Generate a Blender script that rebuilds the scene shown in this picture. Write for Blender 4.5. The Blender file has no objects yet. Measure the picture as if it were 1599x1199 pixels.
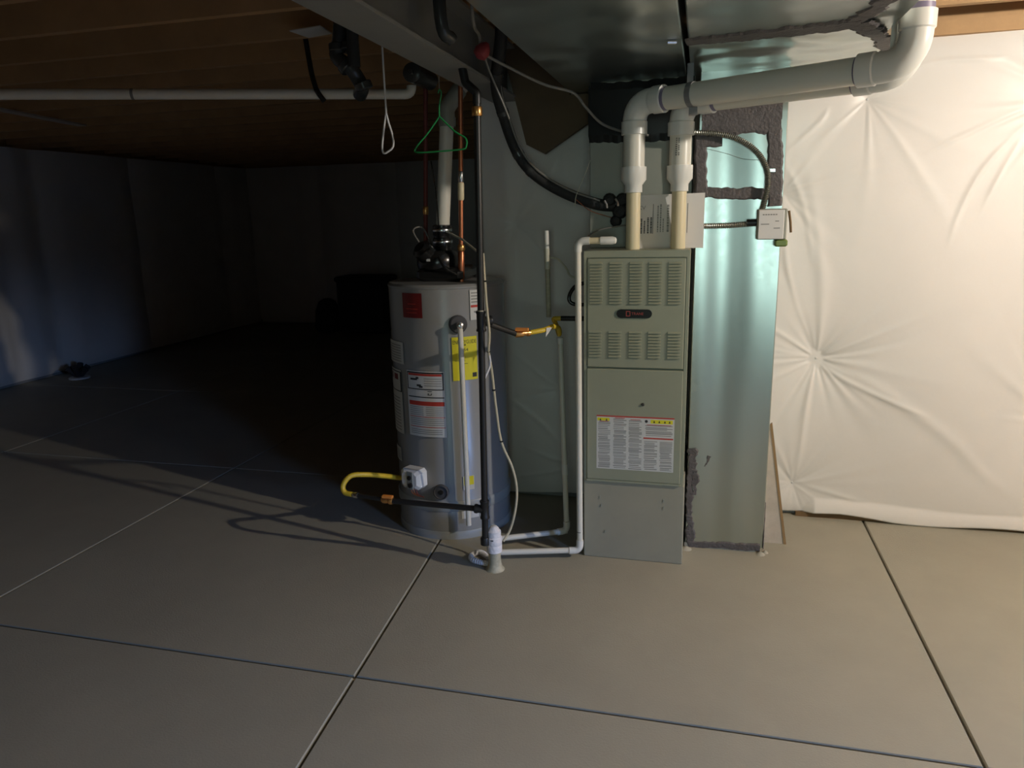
import bpy, math, random
import numpy as np
from mathutils import Vector, Matrix, noise

random.seed(7); rng = np.random.RandomState(11)
scene = bpy.context.scene
C = scene.collection
PI = math.pi

# ------------------------------------------------------------------ camera
F, PITCH, ROLL, YAW, EYE = 1137.7, 0.228204, -0.0238211, 0.2557107, 1.55
IW, IH = 1599, 1199
_r = Vector((math.cos(YAW), math.sin(YAW), 0)); _f = Vector((-math.sin(YAW), math.cos(YAW), 0)); _u = Vector((0, 0, 1))
CF = math.cos(PITCH) * _f - math.sin(PITCH) * _u
_u2 = math.sin(PITCH) * _f + math.cos(PITCH) * _u
CR = math.cos(ROLL) * _r + math.sin(ROLL) * _u2
CU = -math.sin(ROLL) * _r + math.cos(ROLL) * _u2
CAM = Vector((0, 0, EYE))
cam = bpy.data.objects.new('camera', bpy.data.cameras.new('camera'))
C.objects.link(cam)
m = Matrix((CR, CU, -CF)).transposed().to_4x4(); m.translation = CAM
cam.matrix_world = m
cam.data.sensor_fit = 'HORIZONTAL'; cam.data.sensor_width = 36; cam.data.lens = F / IW * 36
cam.data.clip_start = .02
scene.camera = cam

def ray(px, py): return (px - IW / 2) * CR - (py - IH / 2) * CU + F * CF
def atY(px, py, Y): d = ray(px, py); return CAM + d * (Y / d.y)
def atZ(px, py, z): d = ray(px, py); return CAM + d * ((z - EYE) / d.z)
def atX(px, py, X): d = ray(px, py); return CAM + d * (X / d.x)

# ------------------------------------------------------------------ world, light, exposure
vs = scene.view_settings
vs.view_transform = 'Standard'; vs.look = 'None'; vs.gamma = 1; vs.use_curve_mapping = False
vs.exposure = 0.0
scene.cycles.use_denoising = True
w = bpy.data.worlds.new('world'); scene.world = w; w.use_nodes = True
w.node_tree.nodes['Background'].inputs[0].default_value = (.35, .5, .8, 1)
w.node_tree.nodes['Background'].inputs[1].default_value = .02
LAMP = Vector((2.40, 2.03, 2.22)); LAMP_STRENGTH = 4700; LAMP_COLOR = (1.0, .915, .80)

def area(name, loc, look, sx, sy, power, col, spread):
    l = bpy.data.lights.new(name, 'AREA'); l.shape = 'RECTANGLE'; l.size = sx; l.size_y = sy
    l.energy = power; l.color = col; l.spread = spread
    o = bpy.data.objects.new(name, l); C.objects.link(o); o.location = loc
    o.rotation_euler = (Vector(look) - Vector(loc)).to_track_quat('-Z', 'Z').to_euler()
    return o
# daylight falling in through the two basement windows out of the picture (right wall and rear wall)
area('window_right_offscreen', (4.97, -1.7, 1.56), (4.97 - .883, -1.7 + .469, 1.56 - .488), .9, .6, 42, (.26, .48, 1.0), math.radians(50))
area('window_rear_offscreen', (.75, -3.99, 1.35), (.45, 3.3, 1.1), 1.3, 1.2, 1.9, (.70, 1.0, .93), math.radians(36))

# ------------------------------------------------------------------ materials
def mat(name, col, rough=.6, metal=0, bump=0, bscale=60, var=0, vscale=6, emit=0, alpha=1, spec=.5, coat=0):
    M = bpy.data.materials.new(name); M.use_nodes = True; nt = M.node_tree; b = nt.nodes['Principled BSDF']
    b.inputs['Base Color'].default_value = (*col, 1); b.inputs['Roughness'].default_value = rough
    b.inputs['Metallic'].default_value = metal; b.inputs['Specular IOR Level'].default_value = spec
    b.inputs['Coat Weight'].default_value = coat
    b.inputs['Alpha'].default_value = alpha
    tc = nt.nodes.new('ShaderNodeTexCoord')
    if var:
        n = nt.nodes.new('ShaderNodeTexNoise'); n.inputs['Scale'].default_value = vscale; n.inputs['Detail'].default_value = 6
        n.inputs['Roughness'].default_value = .65
        nt.links.new(tc.outputs['Object'], n.inputs['Vector'])
        r = nt.nodes.new('ShaderNodeMapRange'); r.inputs[1].default_value = .25; r.inputs[2].default_value = .75
        r.inputs[3].default_value = 1 - var; r.inputs[4].default_value = 1 + var * .6
        nt.links.new(n.outputs['Fac'], r.inputs[0])
        mx = nt.nodes.new('ShaderNodeVectorMath'); mx.operation = 'SCALE'; mx.inputs[0].default_value = col
        nt.links.new(r.outputs[0], mx.inputs['Scale']); nt.links.new(mx.outputs[0], b.inputs['Base Color'])
    if bump:
        n2 = nt.nodes.new('ShaderNodeTexNoise'); n2.inputs['Scale'].default_value = bscale; n2.inputs['Detail'].default_value = 4
        nt.links.new(tc.outputs['Object'], n2.inputs['Vector'])
        bp = nt.nodes.new('ShaderNodeBump'); bp.inputs['Strength'].default_value = bump; bp.inputs['Distance'].default_value = .01
        nt.links.new(n2.outputs['Fac'], bp.inputs['Height']); nt.links.new(bp.outputs[0], b.inputs['Normal'])
    if emit:
        b.inputs['Emission Color'].default_value = (*col, 1); b.inputs['Emission Strength'].default_value = emit
    return M

M = {}
M['concrete'] = mat('concrete', (.365, .340, .268), .62, bump=.12, bscale=140, var=.10, vscale=2.2)
M['joint'] = mat('joint_concrete', (.26, .235, .18), .9, var=.2, vscale=14)
M['wallc'] = mat('foundation_concrete', (.30, .30, .29), .9, bump=.2, bscale=30, var=.1)
M['vinyl'] = mat('white_vinyl', (.80, .765, .725), .42, bump=.05, bscale=40, var=.03, vscale=3)
M['wood'] = mat('lumber', (.50, .30, .14), .7, bump=.1, bscale=50, var=.2, vscale=4)
M['subfloor'] = mat('subfloor_board', (.28, .20, .12), .85, var=.2, vscale=5)
M['oldwood'] = mat('weathered_wood', (.20, .12, .055), .8, bump=.3, bscale=40, var=.35, vscale=12)
M['pvc'] = mat('white_pvc', (.74, .71, .62), .33)
M['pvcfit'] = mat('white_pvc_fitting', (.76, .75, .70), .30)
M['cpvc'] = mat('cream_pvc', (.74, .64, .42), .35)
M['primer'] = mat('purple_primer', (.22, .19, .28), .4)
M['strapgrey'] = mat('grey_strap', (.22, .21, .21), .45)
M['caulk'] = mat('pale_caulk', (.42, .39, .31), .8)
M['basebox'] = mat('base_sheet', (.35, .335, .265), .5, metal=.1, var=.06, vscale=6)

M['steelbeam'] = mat('grey_primed_steel', (.25, .25, .23), .55, var=.1)
M['blackiron'] = mat('black_iron', (.018, .017, .016), .42)
M['blackplastic'] = mat('black_plastic', (.012, .012, .012), .22)
M['abs'] = mat('dark_abs', (.05, .052, .05), .25)
M['foam'] = mat('black_foam', (.02, .02, .02), .7, bump=.3, bscale=60)
M['mastic'] = mat('duct_mastic', (.115, .10, .10), .55, bump=.5, bscale=90, var=.25, vscale=30)
M['furnace'] = mat('furnace_paint', (.30, .315, .235), .45, bump=.03, bscale=200, var=.04)
M['furnacedark'] = mat('dark_screw', (.035, .035, .03), .6)
M['galvdull'] = mat('galvanised_dull', (.33, .335, .29), .5, metal=.12, var=.06, vscale=6)
M['heater'] = mat('heater_enamel', (.28, .28, .275), .25, bump=.02, bscale=5, spec=.5)
M['heaterbase'] = mat('heater_base_enamel', (.31, .32, .31), .4)
M['white'] = mat('white_paper', (.72, .70, .68), .6)
M['labelwhite'] = mat('label_white', (.62, .62, .60), .5)
M['greyprint'] = mat('grey_print', (.26, .26, .25), .6)
M['darkprint'] = mat('dark_print', (.03, .03, .03), .6)
M['redprint'] = mat('red_print', (.50, .045, .03), .5)
M['darkred'] = mat('dark_red_print', (.17, .012, .012), .4)
M['dimred'] = mat('red_lettering', (.35, .05, .04), .4)
M['yellow'] = mat('yellow_sticker', (.74, .67, .02), .5)
M['yellowhose'] = mat('yellow_coated_steel', (.72, .50, .04), .4, bump=.2, bscale=80)
M['brass'] = mat('brass', (.80, .42, .14), .3, metal=.9)
M['orange'] = mat('orange_handle', (.85, .30, .06), .4)
M['chrome'] = mat('bright_steel', (.75, .75, .74), .25, metal=1)
M['copper'] = mat('copper', (.55, .20, .10), .35, metal=.9)
M['redpipe'] = mat('dull_copper', (.20, .05, .04), .5, metal=.3)
M['greyfoam'] = mat('grey_foam_disc', (.07, .07, .075), .8)
M['cream'] = mat('cream_cable', (.56, .50, .36), .5)
M['whitecord'] = mat('white_cord', (.86, .85, .84), .4)
M['green'] = mat('green_plastic', (.02, .30, .08), .35)
M['greenwire'] = mat('green_painted_metal', (.16, .22, .05), .4)
M['greycable'] = mat('grey_cable', (.20, .19, .17), .5)
M['pinktape'] = mat('red_tape', (.28, .035, .04), .6)
M['wrap'] = mat('white_tape_wrap', (.80, .78, .80), .55, bump=.4, bscale=60)
M['dirtypvc'] = mat('dirty_pvc', (.50, .46, .33), .6, var=.35, vscale=30)
M['tubing'] = mat('clear_tubing', (.62, .60, .48), .3)
M['conduit'] = mat('steel_conduit', (.30, .30, .26), .35, metal=.85)
M['cardboard'] = mat('pale_fibreboard', (.55, .48, .40), .7, var=.25, vscale=8)
M['boardedge'] = mat('brown_board_edge', (.30, .19, .09), .8)
M['kraft'] = mat('dark_brown_board', (.15, .10, .055), .8, var=.2)
M['darkbox'] = mat('dark_box', (.03, .03, .035), .7)
M['porcelain'] = mat('porcelain', (.8, .8, .78), .2)
M['bulb'] = mat('lamp_bulb', LAMP_COLOR, .5, emit=LAMP_STRENGTH)
M['windowframe'] = mat('window_frame', (.7, .7, .68), .4)
M['glass'] = mat('window_glass', (.6, .75, .8), .05, alpha=.25)

def galv(name, col, rough, wav=.35, wscale=2.2):
    """galvanised sheet: metallic, oil-canned by a slow vertical wave, faint spangle"""
    Mx = mat(name, col, rough, metal=1.0); nt = Mx.node_tree; b = nt.nodes['Principled BSDF']
    tc = nt.nodes.new('ShaderNodeTexCoord'); mp = nt.nodes.new('ShaderNodeMapping'); mp.inputs['Scale'].default_value = (3.6, 3.6, .35)
    nt.links.new(tc.outputs['Object'], mp.inputs[0])
    n = nt.nodes.new('ShaderNodeTexNoise'); n.inputs['Scale'].default_value = wscale; n.inputs['Detail'].default_value = 0
    nt.links.new(mp.outputs[0], n.inputs['Vector'])
    bp = nt.nodes.new('ShaderNodeBump'); bp.inputs['Strength'].default_value = wav; bp.inputs['Distance'].default_value = .06
    nt.links.new(n.outputs['Fac'], bp.inputs['Height']); nt.links.new(bp.outputs[0], b.inputs['Normal'])
    v = nt.nodes.new('ShaderNodeTexVoronoi'); v.inputs['Scale'].default_value = 70
    nt.links.new(tc.outputs['Object'], v.inputs['Vector'])
    r = nt.nodes.new('ShaderNodeMapRange'); r.inputs[3].default_value = rough - .015; r.inputs[4].default_value = rough + .02
    nt.links.new(v.outputs['Color'], r.inputs[0]); nt.links.new(r.outputs[0], b.inputs['Roughness'])
    return Mx
M['galv'] = galv('galvanised_sheet', (.56, .60, .57), .30, .55, 1.7)
M['galvtrunk'] = galv('galvanised_trunk', (.50, .54, .53), .30, .30, 1.4)

# ------------------------------------------------------------------ mesh helpers
class MB:
    def __init__(s): s.v = []; s.f = []; s.mi = []; s.cur = 0
    def add(s, vs, fs):
        o = len(s.v); s.v += [Vector(p) for p in vs]
        for f in fs: s.f.append([i + o for i in f]); s.mi.append(s.cur)
        return s
    def box(s, x0, y0, z0, x1, y1, z1):
        return s.add([(x0, y0, z0), (x1, y0, z0), (x1, y1, z0), (x0, y1, z0), (x0, y0, z1), (x1, y0, z1), (x1, y1, z1), (x0, y1, z1)],
                     [(0, 3, 2, 1), (4, 5, 6, 7), (0, 1, 5, 4), (1, 2, 6, 5), (2, 3, 7, 6), (3, 0, 4, 7)])
    def bbox(s, x0, y0, z0, x1, y1, z1, b):
        """box with chamfered vertical and horizontal edges"""
        P = []
        for z, i in ((z0, b), (z0 + b, 0), (z1 - b, 0), (z1, b)):
            for (x, y) in ((x0 + i + b, y0 + i), (x1 - i - b, y0 + i), (x1 - i, y0 + i + b), (x1 - i, y1 - i - b), (x1 - i - b, y1 - i), (x0 + i + b, y1 - i), (x0 + i, y1 - i - b), (x0 + i, y0 + i + b)):
                P.append((x, y, z))
        fs = [tuple(range(7, -1, -1)), tuple(range(24, 32))]
        for k in range(3):
            for j in range(8):
                a = k * 8 + j; c = k * 8 + (j + 1) % 8
                fs.append((a, c, c + 8, a + 8))
        return s.add(P, fs)
    def tube(s, pts, r, n=12, caps=True, up=None):
        pts = [Vector(p) for p in pts]; N = len(pts)
        rr = r if hasattr(r, '__len__') else [r] * N
        t0 = (pts[1] - pts[0]).normalized()
        ref = Vector((0, 0, 1)) if abs(t0.z) < .9 else Vector((1, 0, 0))
        nx = t0.cross(ref).normalized(); vs = []
        for i, p in enumerate(pts):
            t = ((pts[min(i + 1, N - 1)] - p).normalized() + (p - pts[max(i - 1, 0)]).normalized())
            t = t.normalized() if t.length > 1e-6 else t0
            nx = (nx - t * nx.dot(t)).normalized(); ny = t.cross(nx)
            for k in range(n):
                a = 2 * PI * k / n; vs.append(p + (nx * math.cos(a) + ny * math.sin(a)) * rr[i])
        fs = []
        for i in range(N - 1):
            for k in range(n):
                a = i * n + k; b = i * n + (k + 1) % n
                fs.append((a, b, b + n, a + n))
        if caps: fs += [tuple(range(n - 1, -1, -1)), tuple(range((N - 1) * n, N * n))]
        return s.add(vs, fs)
    def lathe(s, prof, loc=(0, 0, 0), axis=(0, 0, 1), n=32):
        """prof: (radius, height) pairs along axis"""
        ax = Vector(axis).normalized(); ref = Vector((0, 0, 1)) if abs(ax.z) < .9 else Vector((1, 0, 0))
        nx = ref.cross(ax).normalized(); ny = ax.cross(nx); loc = Vector(loc); vs = []
        for (r, h) in prof:
            for k in range(n):
                a = 2 * PI * k / n; vs.append(loc + ax * h + (nx * math.cos(a) + ny * math.sin(a)) * r)
        fs = []
        for i in range(len(prof) - 1):
            for k in range(n):
                a = i * n + k; b = i * n + (k + 1) % n
                fs.append((a, b, b + n, a + n))
        fs += [tuple(range(n - 1, -1, -1)), tuple(range((len(prof) - 1) * n, len(prof) * n))]
        return s.add(vs, fs)
    def prism(s, poly, off):
        """closed polygon (3-D points) extruded by off"""
        off = Vector(off); n = len(poly); P = [Vector(p) for p in poly]
        return s.add(P + [p + off for p in P], [tuple(range(n - 1, -1, -1)), tuple(range(n, 2 * n))] + [(i, (i + 1) % n, (i + 1) % n + n, i + n) for i in range(n)])
    def ribbon(s, pts, w, nrm, thick=.004, jit=.3, step=.012, seed=0):
        """rough brushed strip lying on a surface with normal nrm"""
        nrm = Vector(nrm).normalized(); P = resample([Vector(p) for p in pts], step); rs = random.Random(seed); vs = []; N = len(P)
        jl = jr = 0
        for i, p in enumerate(P):
            t = (P[min(i + 1, N - 1)] - P[max(i - 1, 0)]).normalized(); sd = nrm.cross(t).normalized()
            jl = .6 * jl + rs.uniform(-1, 1) * jit * .7; jr = .6 * jr + rs.uniform(-1, 1) * jit * .7
            ww = w(i / (N - 1)) if callable(w) else w
            l = ww * (1 + jl) / 2; r = ww * (1 + jr) / 2
            vs += [p - sd * l, p - sd * l * .75 + nrm * thick, p + sd * r * .75 + nrm * thick * (1 + .5 * jr), p + sd * r]
        fs = []
        for i in range(N - 1):
            a = i * 4
            for k in range(3): fs.append((a + k, a + k + 4, a + k + 5, a + k + 1))
        fs += [(0, 1, 2, 3), (4 * N - 1, 4 * N - 2, 4 * N - 3, 4 * N - 4)]
        return s.add(vs, fs)
    def build(s, name, material, parent=None, smooth=False, origin=None):
        o = None
        if parent is not None: o = Vector(parent['_o'])
        elif origin is not None: o = Vector(origin)
        else:
            a = np.array([tuple(p) for p in s.v]); o = Vector(((a[:, 0].min() + a[:, 0].max()) / 2, (a[:, 1].min() + a[:, 1].max()) / 2, a[:, 2].min()))
        me = bpy.data.meshes.new(name); me.from_pydata([tuple(p - o) for p in s.v], [], s.f)
        mats = material if isinstance(material, (list, tuple)) else [material]
        for k in mats: me.materials.append(M[k])
        if len(mats) > 1: me.polygons.foreach_set('material_index', s.mi)
        import bmesh
        bm = bmesh.new(); bm.from_mesh(me); bmesh.ops.recalc_face_normals(bm, faces=bm.faces); bm.to_mesh(me); bm.free()
        if smooth:
            me.polygons.foreach_set('use_smooth', [True] * len(me.polygons))
            me.set_sharp_from_angle(angle=math.radians(40))
        ob = bpy.data.objects.new(name, me); C.objects.link(ob)
        if parent is not None: ob.parent = parent
        else: ob.location = o
        ob['_o'] = tuple(o)
        return ob

def resample(P, step):
    out = [P[0]]
    for a, b in zip(P[:-1], P[1:]):
        n = max(1, int((b - a).length / step))
        out += [a.lerp(b, k / n) for k in range(1, n + 1)]
    return out
def even(P, step):
    out = [P[0]]; acc = 0
    for a, b in zip(P[:-1], P[1:]):
        L = (b - a).length; t = step - acc
        while t <= L:
            out.append(a.lerp(b, t / L)); t += step
        acc = L - (t - step)
    return out
def spline(P, n=8):
    P = [Vector(p) for p in P]; Q = [P[0] * 2 - P[1]] + P + [P[-1] * 2 - P[-2]]; out = []
    for i in range(1, len(Q) - 2):
        a, b, c, d = Q[i - 1:i + 3]
        for k in range(n):
            t = k / n
            out.append(.5 * ((2 * b) + (c - a) * t + (2 * a - 5 * b + 4 * c - d) * t * t + (3 * b - a - 3 * c + d) * t ** 3))
    return out + [P[-1]]
def fillet(P, rad, n=8):
    P = [Vector(p) for p in P]; out = [P[0]]
    for i in range(1, len(P) - 1):
        a, b, c = P[i - 1], P[i], P[i + 1]; d1 = (a - b).normalized(); d2 = (c - b).normalized()
        ang = d1.angle(d2); L = min(rad / math.tan(ang / 2), (a - b).length * .95, (c - b).length * .95)
        p1 = b + d1 * L; p2 = b + d2 * L
        for k in range(n + 1):
            t = k / n; out.append((1 - t) ** 2 * p1 + 2 * t * (1 - t) * b + t * t * p2)
    return out + [P[-1]]
def thing(name, loc, label, cat, group=None):
    o = bpy.data.objects.new(name, None); C.objects.link(o); o.location = loc; o['_o'] = tuple(loc)
    o.empty_display_size = .05
    return tag(o, label, cat, group)
def tag(o, label, cat, group=None):
    o['label'] = label; o['category'] = cat
    if group: o['group'] = group
    return o
def structure(o): o['kind'] = 'structure'; return o
def text_flat(s, size):
    cu = bpy.data.curves.new('t', 'FONT'); cu.body = s; cu.size = size; cu.align_x = 'CENTER'; cu.align_y = 'CENTER'; cu.resolution_u = 2
    ob = bpy.data.objects.new('t', cu); C.objects.link(ob)
    dg = bpy.context.evaluated_depsgraph_get(); me = bpy.data.meshes.new_from_object(ob.evaluated_get(dg))
    vs = [(v.co.x, v.co.y) for v in me.vertices]; fs = [tuple(p.vertices) for p in me.polygons]
    bpy.data.objects.remove(ob); bpy.data.curves.remove(cu); bpy.data.meshes.remove(me)
    return vs, fs
def print_rects(mb, rects, fn, lift=0, du=.02):
    for (u0, v0, u1, v1) in rects:
        n = max(1, int(abs(u1 - u0) / du))
        vs = []
        for i in range(n + 1):
            u = u0 + (u1 - u0) * i / n; vs += [fn(u, v0, lift), fn(u, v1, lift)]
        mb.add(vs, [(2 * i, 2 * i + 2, 2 * i + 3, 2 * i + 1) for i in range(n)])
    return mb
def print_text(mb, s, size, u, v, fn, lift=0, rot=0):
    vs, fs = text_flat(s, size); c, n = math.cos(rot), math.sin(rot)
    return mb.add([fn(u + x * c - y * n, v + x * n + y * c, lift) for x, y in vs], fs)

# ================================================================== SETTING
XL, XR, YR, YF = -6.62, 5.0, -4.0, 9.9     # left, right, rear and far faces of the foundation
YW, XC = 3.80, -1.13                       # foundation wall behind the furnace and its outer corner
ZC, ZJ, ZS = 2.29, 2.33, 2.57              # top of concrete, underside and top of joists

fl = structure(MB().box(XL - .2, YR - .2, -.2, XR + .2, YF + .2, -.012).build('floor', 'joint'))
xs_b = [(-8.4, -8.4), (-6.58, -6.58), (-4.73, -4.73), (-2.872, -2.872), (-1.085, -1.20), (.822, .832), (2.70, 2.70), (4.55, 4.55), (5.2, 5.2)]
ys_b = [-4.2, -1.72, .16, 2.022, 3.86, 5.7, 7.55, 10.1]
g, bv = .0045, .004
for i in range(len(xs_b) - 1):
    for j in range(len(ys_b) - 1):
        y0, y1 = ys_b[j] + .006, ys_b[j + 1] - .006; ey = .001
        def bx(k, y):
            a, b = xs_b[k]
            return a + (b - a) * (y - 1.586) / (3.111 - 1.586) if 0 < y < 4 else (a + b) / 2
        P = []
        for z, e in ((-.011, 0), (-bv, 0), (0, bv)):
            f_ = ey if e else 0; P += [(bx(i, y0) + g + e, y0 + f_, z), (bx(i + 1, y0) - g - e, y0 + f_, z), (bx(i + 1, y1) - g - e, y1 - f_, z), (bx(i, y1) + g + e, y1 - f_, z)]
        if bx(i + 1, y0) < XL or bx(i, y0) > XR: continue
        MB().add(P, [(3, 2, 1, 0), (8, 9, 10, 11)] + [(k * 4 + q, k * 4 + (q + 1) % 4, k * 4 + 4 + (q + 1) % 4, k * 4 + 4 + q) for k in (0, 1) for q in range(4)]).build('concrete_slab', 'concrete', fl)

structure(MB().box(XC, YW, -.02, XR + .2, YW + .2, ZC).build('wall_back', 'wallc'))
structure(MB().box(XC, YW + .2, -.02, XC + .2, YF, ZC).build('wall_jog', 'wallc'))
structure(MB().box(XL - .2, YF, -.02, XC + .2, YF + .2, ZC).build('wall_far', 'wallc'))
structure(MB().box(XL - .2, YR, -.02, XL, YF, ZC).build('wall_left', 'wallc'))
def wall_with_hole(name, horizontal, fixed, a0, a1, b0, b1, z0, z1, t):
    mb = MB()
    for (p0, p1, q0, q1) in ((a0, b0, -.02, ZC), (b1, a1, -.02, ZC), (b0, b1, -.02, z0), (b0, b1, z1, ZC)):
        if horizontal: mb.box(p0, fixed - t, q0, p1, fixed, q1)
        else: mb.box(fixed, p0, q0, fixed + t, p1, q1)
    return structure(mb.build(name, 'wallc'))
wall_with_hole('wall_right', False, XR, YR, YW, -2.25, -1.15, 1.15, 1.95, .2)
wall_with_hole('wall_rear', True, YR, XL - .2, XR + .2, .05, 1.45, .7, 2.0, .2)
def window(name, horizontal, fixed, b0, b1, z0, z1):
    fr, gl = MB(), MB(); t = .05
    segs = [(b0, b0 + t, z0, z1), (b1 - t, b1, z0, z1), (b0 + t, b1 - t, z0, z0 + t), (b0 + t, b1 - t, z1 - t, z1), ((b0 + b1) / 2 - .02, (b0 + b1) / 2 + .02, z0 + t, z1 - t)]
    for (p0, p1, q0, q1) in segs:
        fr.box(p0, fixed - .09, q0, p1, fixed - .03, q1) if horizontal else fr.box(fixed + .03, p0, q0, fixed + .09, p1, q1)
    w_ = structure(fr.build(name, 'windowframe'))
    for (p0, p1) in ((b0 + t, (b0 + b1) / 2 - .02), ((b0 + b1) / 2 + .02, b1 - t)):
        g_ = MB()
        g_.box(p0, fixed - .062, z0 + t, p1, fixed - .058, z1 - t) if horizontal else g_.box(fixed + .058, p0, z0 + t, fixed + .062, p1, z1 - t)
        g_.build('pane', 'glass', w_)
window('window_1', False, XR, -2.25, -1.15, 1.15, 1.95)
window('window_2', True, YR, .05, 1.45, .7, 2.0)

# sill plate, bottom strip
structure(MB().box(XC, YW - .05, ZC - .03, XR, YW + .01, ZJ - .012).build('trim_1', 'wood'))
structure(MB().box(XC, YW + .01, ZC, XR, YW + .2, ZS + .02).build('trim_2', 'wood'))

structure(MB().box(XL - .2, YR - .2, ZC, XL + .0, YF + .2, ZS + .02).build('trim_3', 'wood'))
structure(MB().box(XL, YF, ZC, XC + .2, YF + .2, ZS + .02).build('trim_4', 'wood'))
structure(MB().box(XC, YW + .2, ZC, XC + .2, YF, ZS + .02).build('trim_5', 'wood'))
structure(MB().box(XL, YR - .2, ZC, XR + .2, YR, ZS + .02).build('trim_6', 'wood'))
structure(MB().box(XR, YR, ZC, XR + .2, YW + .2, ZS + .02).build('trim_7', 'wood'))
# ceiling: subfloor on joists that run parallel to the back wall
ce = structure(MB().box(XL - .2, YR - .2, ZS, XR + .2, YF + .2, ZS + .03).build('ceiling', 'subfloor'))
yj = 3.57
ys = [yj + .413 * k for k in range(-17, 15)]
for y in ys:
    x1 = XR if y < YW else XC
    if y < YW:
        MB().box(XL, y - .038, ZJ, -.97, y, ZS).build('joist', 'wood', ce)
        MB().box(-.97, y - .038, ZJ, x1, y, ZS).build('joist', 'wood', ce)
    else: MB().box(XL, y - .038, ZJ, x1, y, ZS).build('joist', 'wood', ce)

# ================================================================== LARGE THINGS
# insulation blanket on the back wall -------------------------------------------------
def blanket_back():
    x0, x1, z0, z1 = XC + .005, 4.6, .028, 2.272
    xs = np.concatenate([np.linspace(x0, .28, 120, endpoint=False), np.linspace(.28, 1.9, 300, endpoint=False), np.linspace(1.9, x1, 110)])
    nx, nz = len(xs), 360
    zs = np.linspace(z0, z1, nz)
    X, Z = np.meshgrid(xs, zs)
    h = .045 + .012 * np.sin(X * 2.1 + .7) * np.sin(Z * 1.7 + .3) + .008 * np.sin(X * 5.2 + Z * 2.6)
    pins = [(.564, .826, 1.0, 44), (.489, .176, .55, 24), (.36, 1.62, .6, 24), (.70, 2.02, .6, 22), (1.50, 1.98, 1.0, 44), (1.62, .55, .8, 18), (2.4, 1.2, .8, 18),
            (-.72, .62, .5, 14), (-.95, 1.5, .5, 14), (-.70, 1.88, .4, 12), (3.3, .8, .8, 16), (3.2, 1.9, .8, 16)]
    rs = np.random.RandomState(5)
    for (px, pz, s, n) in pins:
        dx, dz = X - px, Z - pz; d = np.sqrt(dx * dx + dz * dz) + 1e-5; th = np.arctan2(dz, dx)
        h -= .05 * s * np.exp(-d / .09) + .012 * s * np.exp(-(d / .40) ** 2)
        base = rs.uniform(0, 2 * PI)
        for k in range(n):
            t0 = base + 2 * PI * k / n + rs.uniform(-.16, .16); a = s * rs.uniform(.25, 1) ** 1.5 * rs.choice([1, 1, -1]); ln = rs.uniform(.12, .75)
            dt = (th - t0 + PI) % (2 * PI) - PI
            dt = dt + .25 * (rs.uniform(-1, 1)) * d
            wd = rs.uniform(.02, .05) + .003 / (d + .03)
            h += a * .0062 * np.exp(-(dt / (wd * 1.6)) ** 2) * np.clip(d / .05, 0, 1) * np.exp(-(d / ln) ** 2)
    # long creases: polylines in (x, z)
    def crease(pts, a, wd):
        nonlocal h
        best = np.full(X.shape, 9.); par = np.zeros(X.shape); L = len(pts) - 1
        for i in range(L):
            ax, az = pts[i]; bx_, bz = pts[i + 1]; ux, uz = bx_ - ax, bz - az; q = np.clip(((X - ax) * ux + (Z - az) * uz) / (ux * ux + uz * uz), 0, 1)
            dd = np.hypot(X - ax - q * ux, Z - az - q * uz); c = dd < best; par = np.where(c, (i + q) / L, par); best = np.minimum(best, dd)
        h += a * np.exp(-(best / wd) ** 2) * np.sin(PI * np.clip(par * .9 + .08, 0, 1))
    def cr(pp, a, wd):
        crease([(q.x, q.z) for q in spline([atY(x, y, 3.74) for x, y in pp], 4)], a, wd)
    cr([(1275, 570), (1330, 600), (1400, 632), (1450, 652)], 0.0060, .012)
    cr([(1275, 570), (1340, 590), (1420, 640), (1490, 692), (1540, 745), (1599, 785)], 0.0055, .030)
    cr([(1238, 757), (1300, 775), (1380, 797), (1480, 812), (1599, 818)], 0.0072, .016)
    cr([(1238, 757), (1330, 785), (1450, 802), (1599, 808)], -0.0048, .012)
    cr([(1268, 590), (1258, 650), (1250, 700), (1238, 757)], 0.0072, .014)
    cr([(1272, 545), (1240, 460), (1228, 400), (1222, 300)], 0.0054, .014)
    cr([(1278, 545), (1285, 450), (1275, 350), (1262, 240)], 0.0060, .03)
    cr([(1225, 240), (1260, 210), (1285, 185), (1295, 165)], 0.0060, .012)
    cr([(1222, 250), (1245, 290), (1262, 350), (1270, 420)], 0.0048, .016)
    cr([(1599, 200), (1540, 260), (1500, 330), (1480, 390)], 0.0054, .012)
    cr([(1599, 170), (1520, 205), (1440, 240)], 0.0048, .012)
    cr([(1599, 215), (1560, 280), (1530, 340)], 0.0042, .010)
    cr([(1430, 102), (1480, 92), (1540, 90), (1599, 84)], 0.0042, .010)
    cr([(820, 700), (870, 720), (905, 715)], 0.0048, .012)
    cr([(800, 745), (860, 738), (900, 730)], 0.0048, .012)
    cr([(790, 620), (840, 660), (880, 700)], 0.0036, .014)
    # bottom hem and top edge hug the wall
    edge = np.exp(-(Z - z0) / .035); h = h * (1 - .45 * edge) + .006 * edge
    h -= .02 * np.exp(-(z1 - Z) / .04)
    h = np.clip(h, .006, .11)
    h = np.maximum(h, .056 * np.exp(-((Z - z0) / .10) ** 2) * np.clip((X - .5) / .1, 0, 1) + .004)
    Zw = Z - .018 * np.clip((X - .72) / .25, 0, 1) * np.exp(-(Z - z0) / .08) + .012 * np.exp(-(Z - z0) / .06) * np.sin(X * 9 + 1) * .6
    Y = YW - .003 - h
    V = np.stack([X, Y, Zw], -1).reshape(-1, 3)
    back = np.stack([X, np.full_like(X, YW - .003), Zw], -1).reshape(-1, 3)
    idx = np.arange(nx * nz).reshape(nz, nx)
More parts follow.
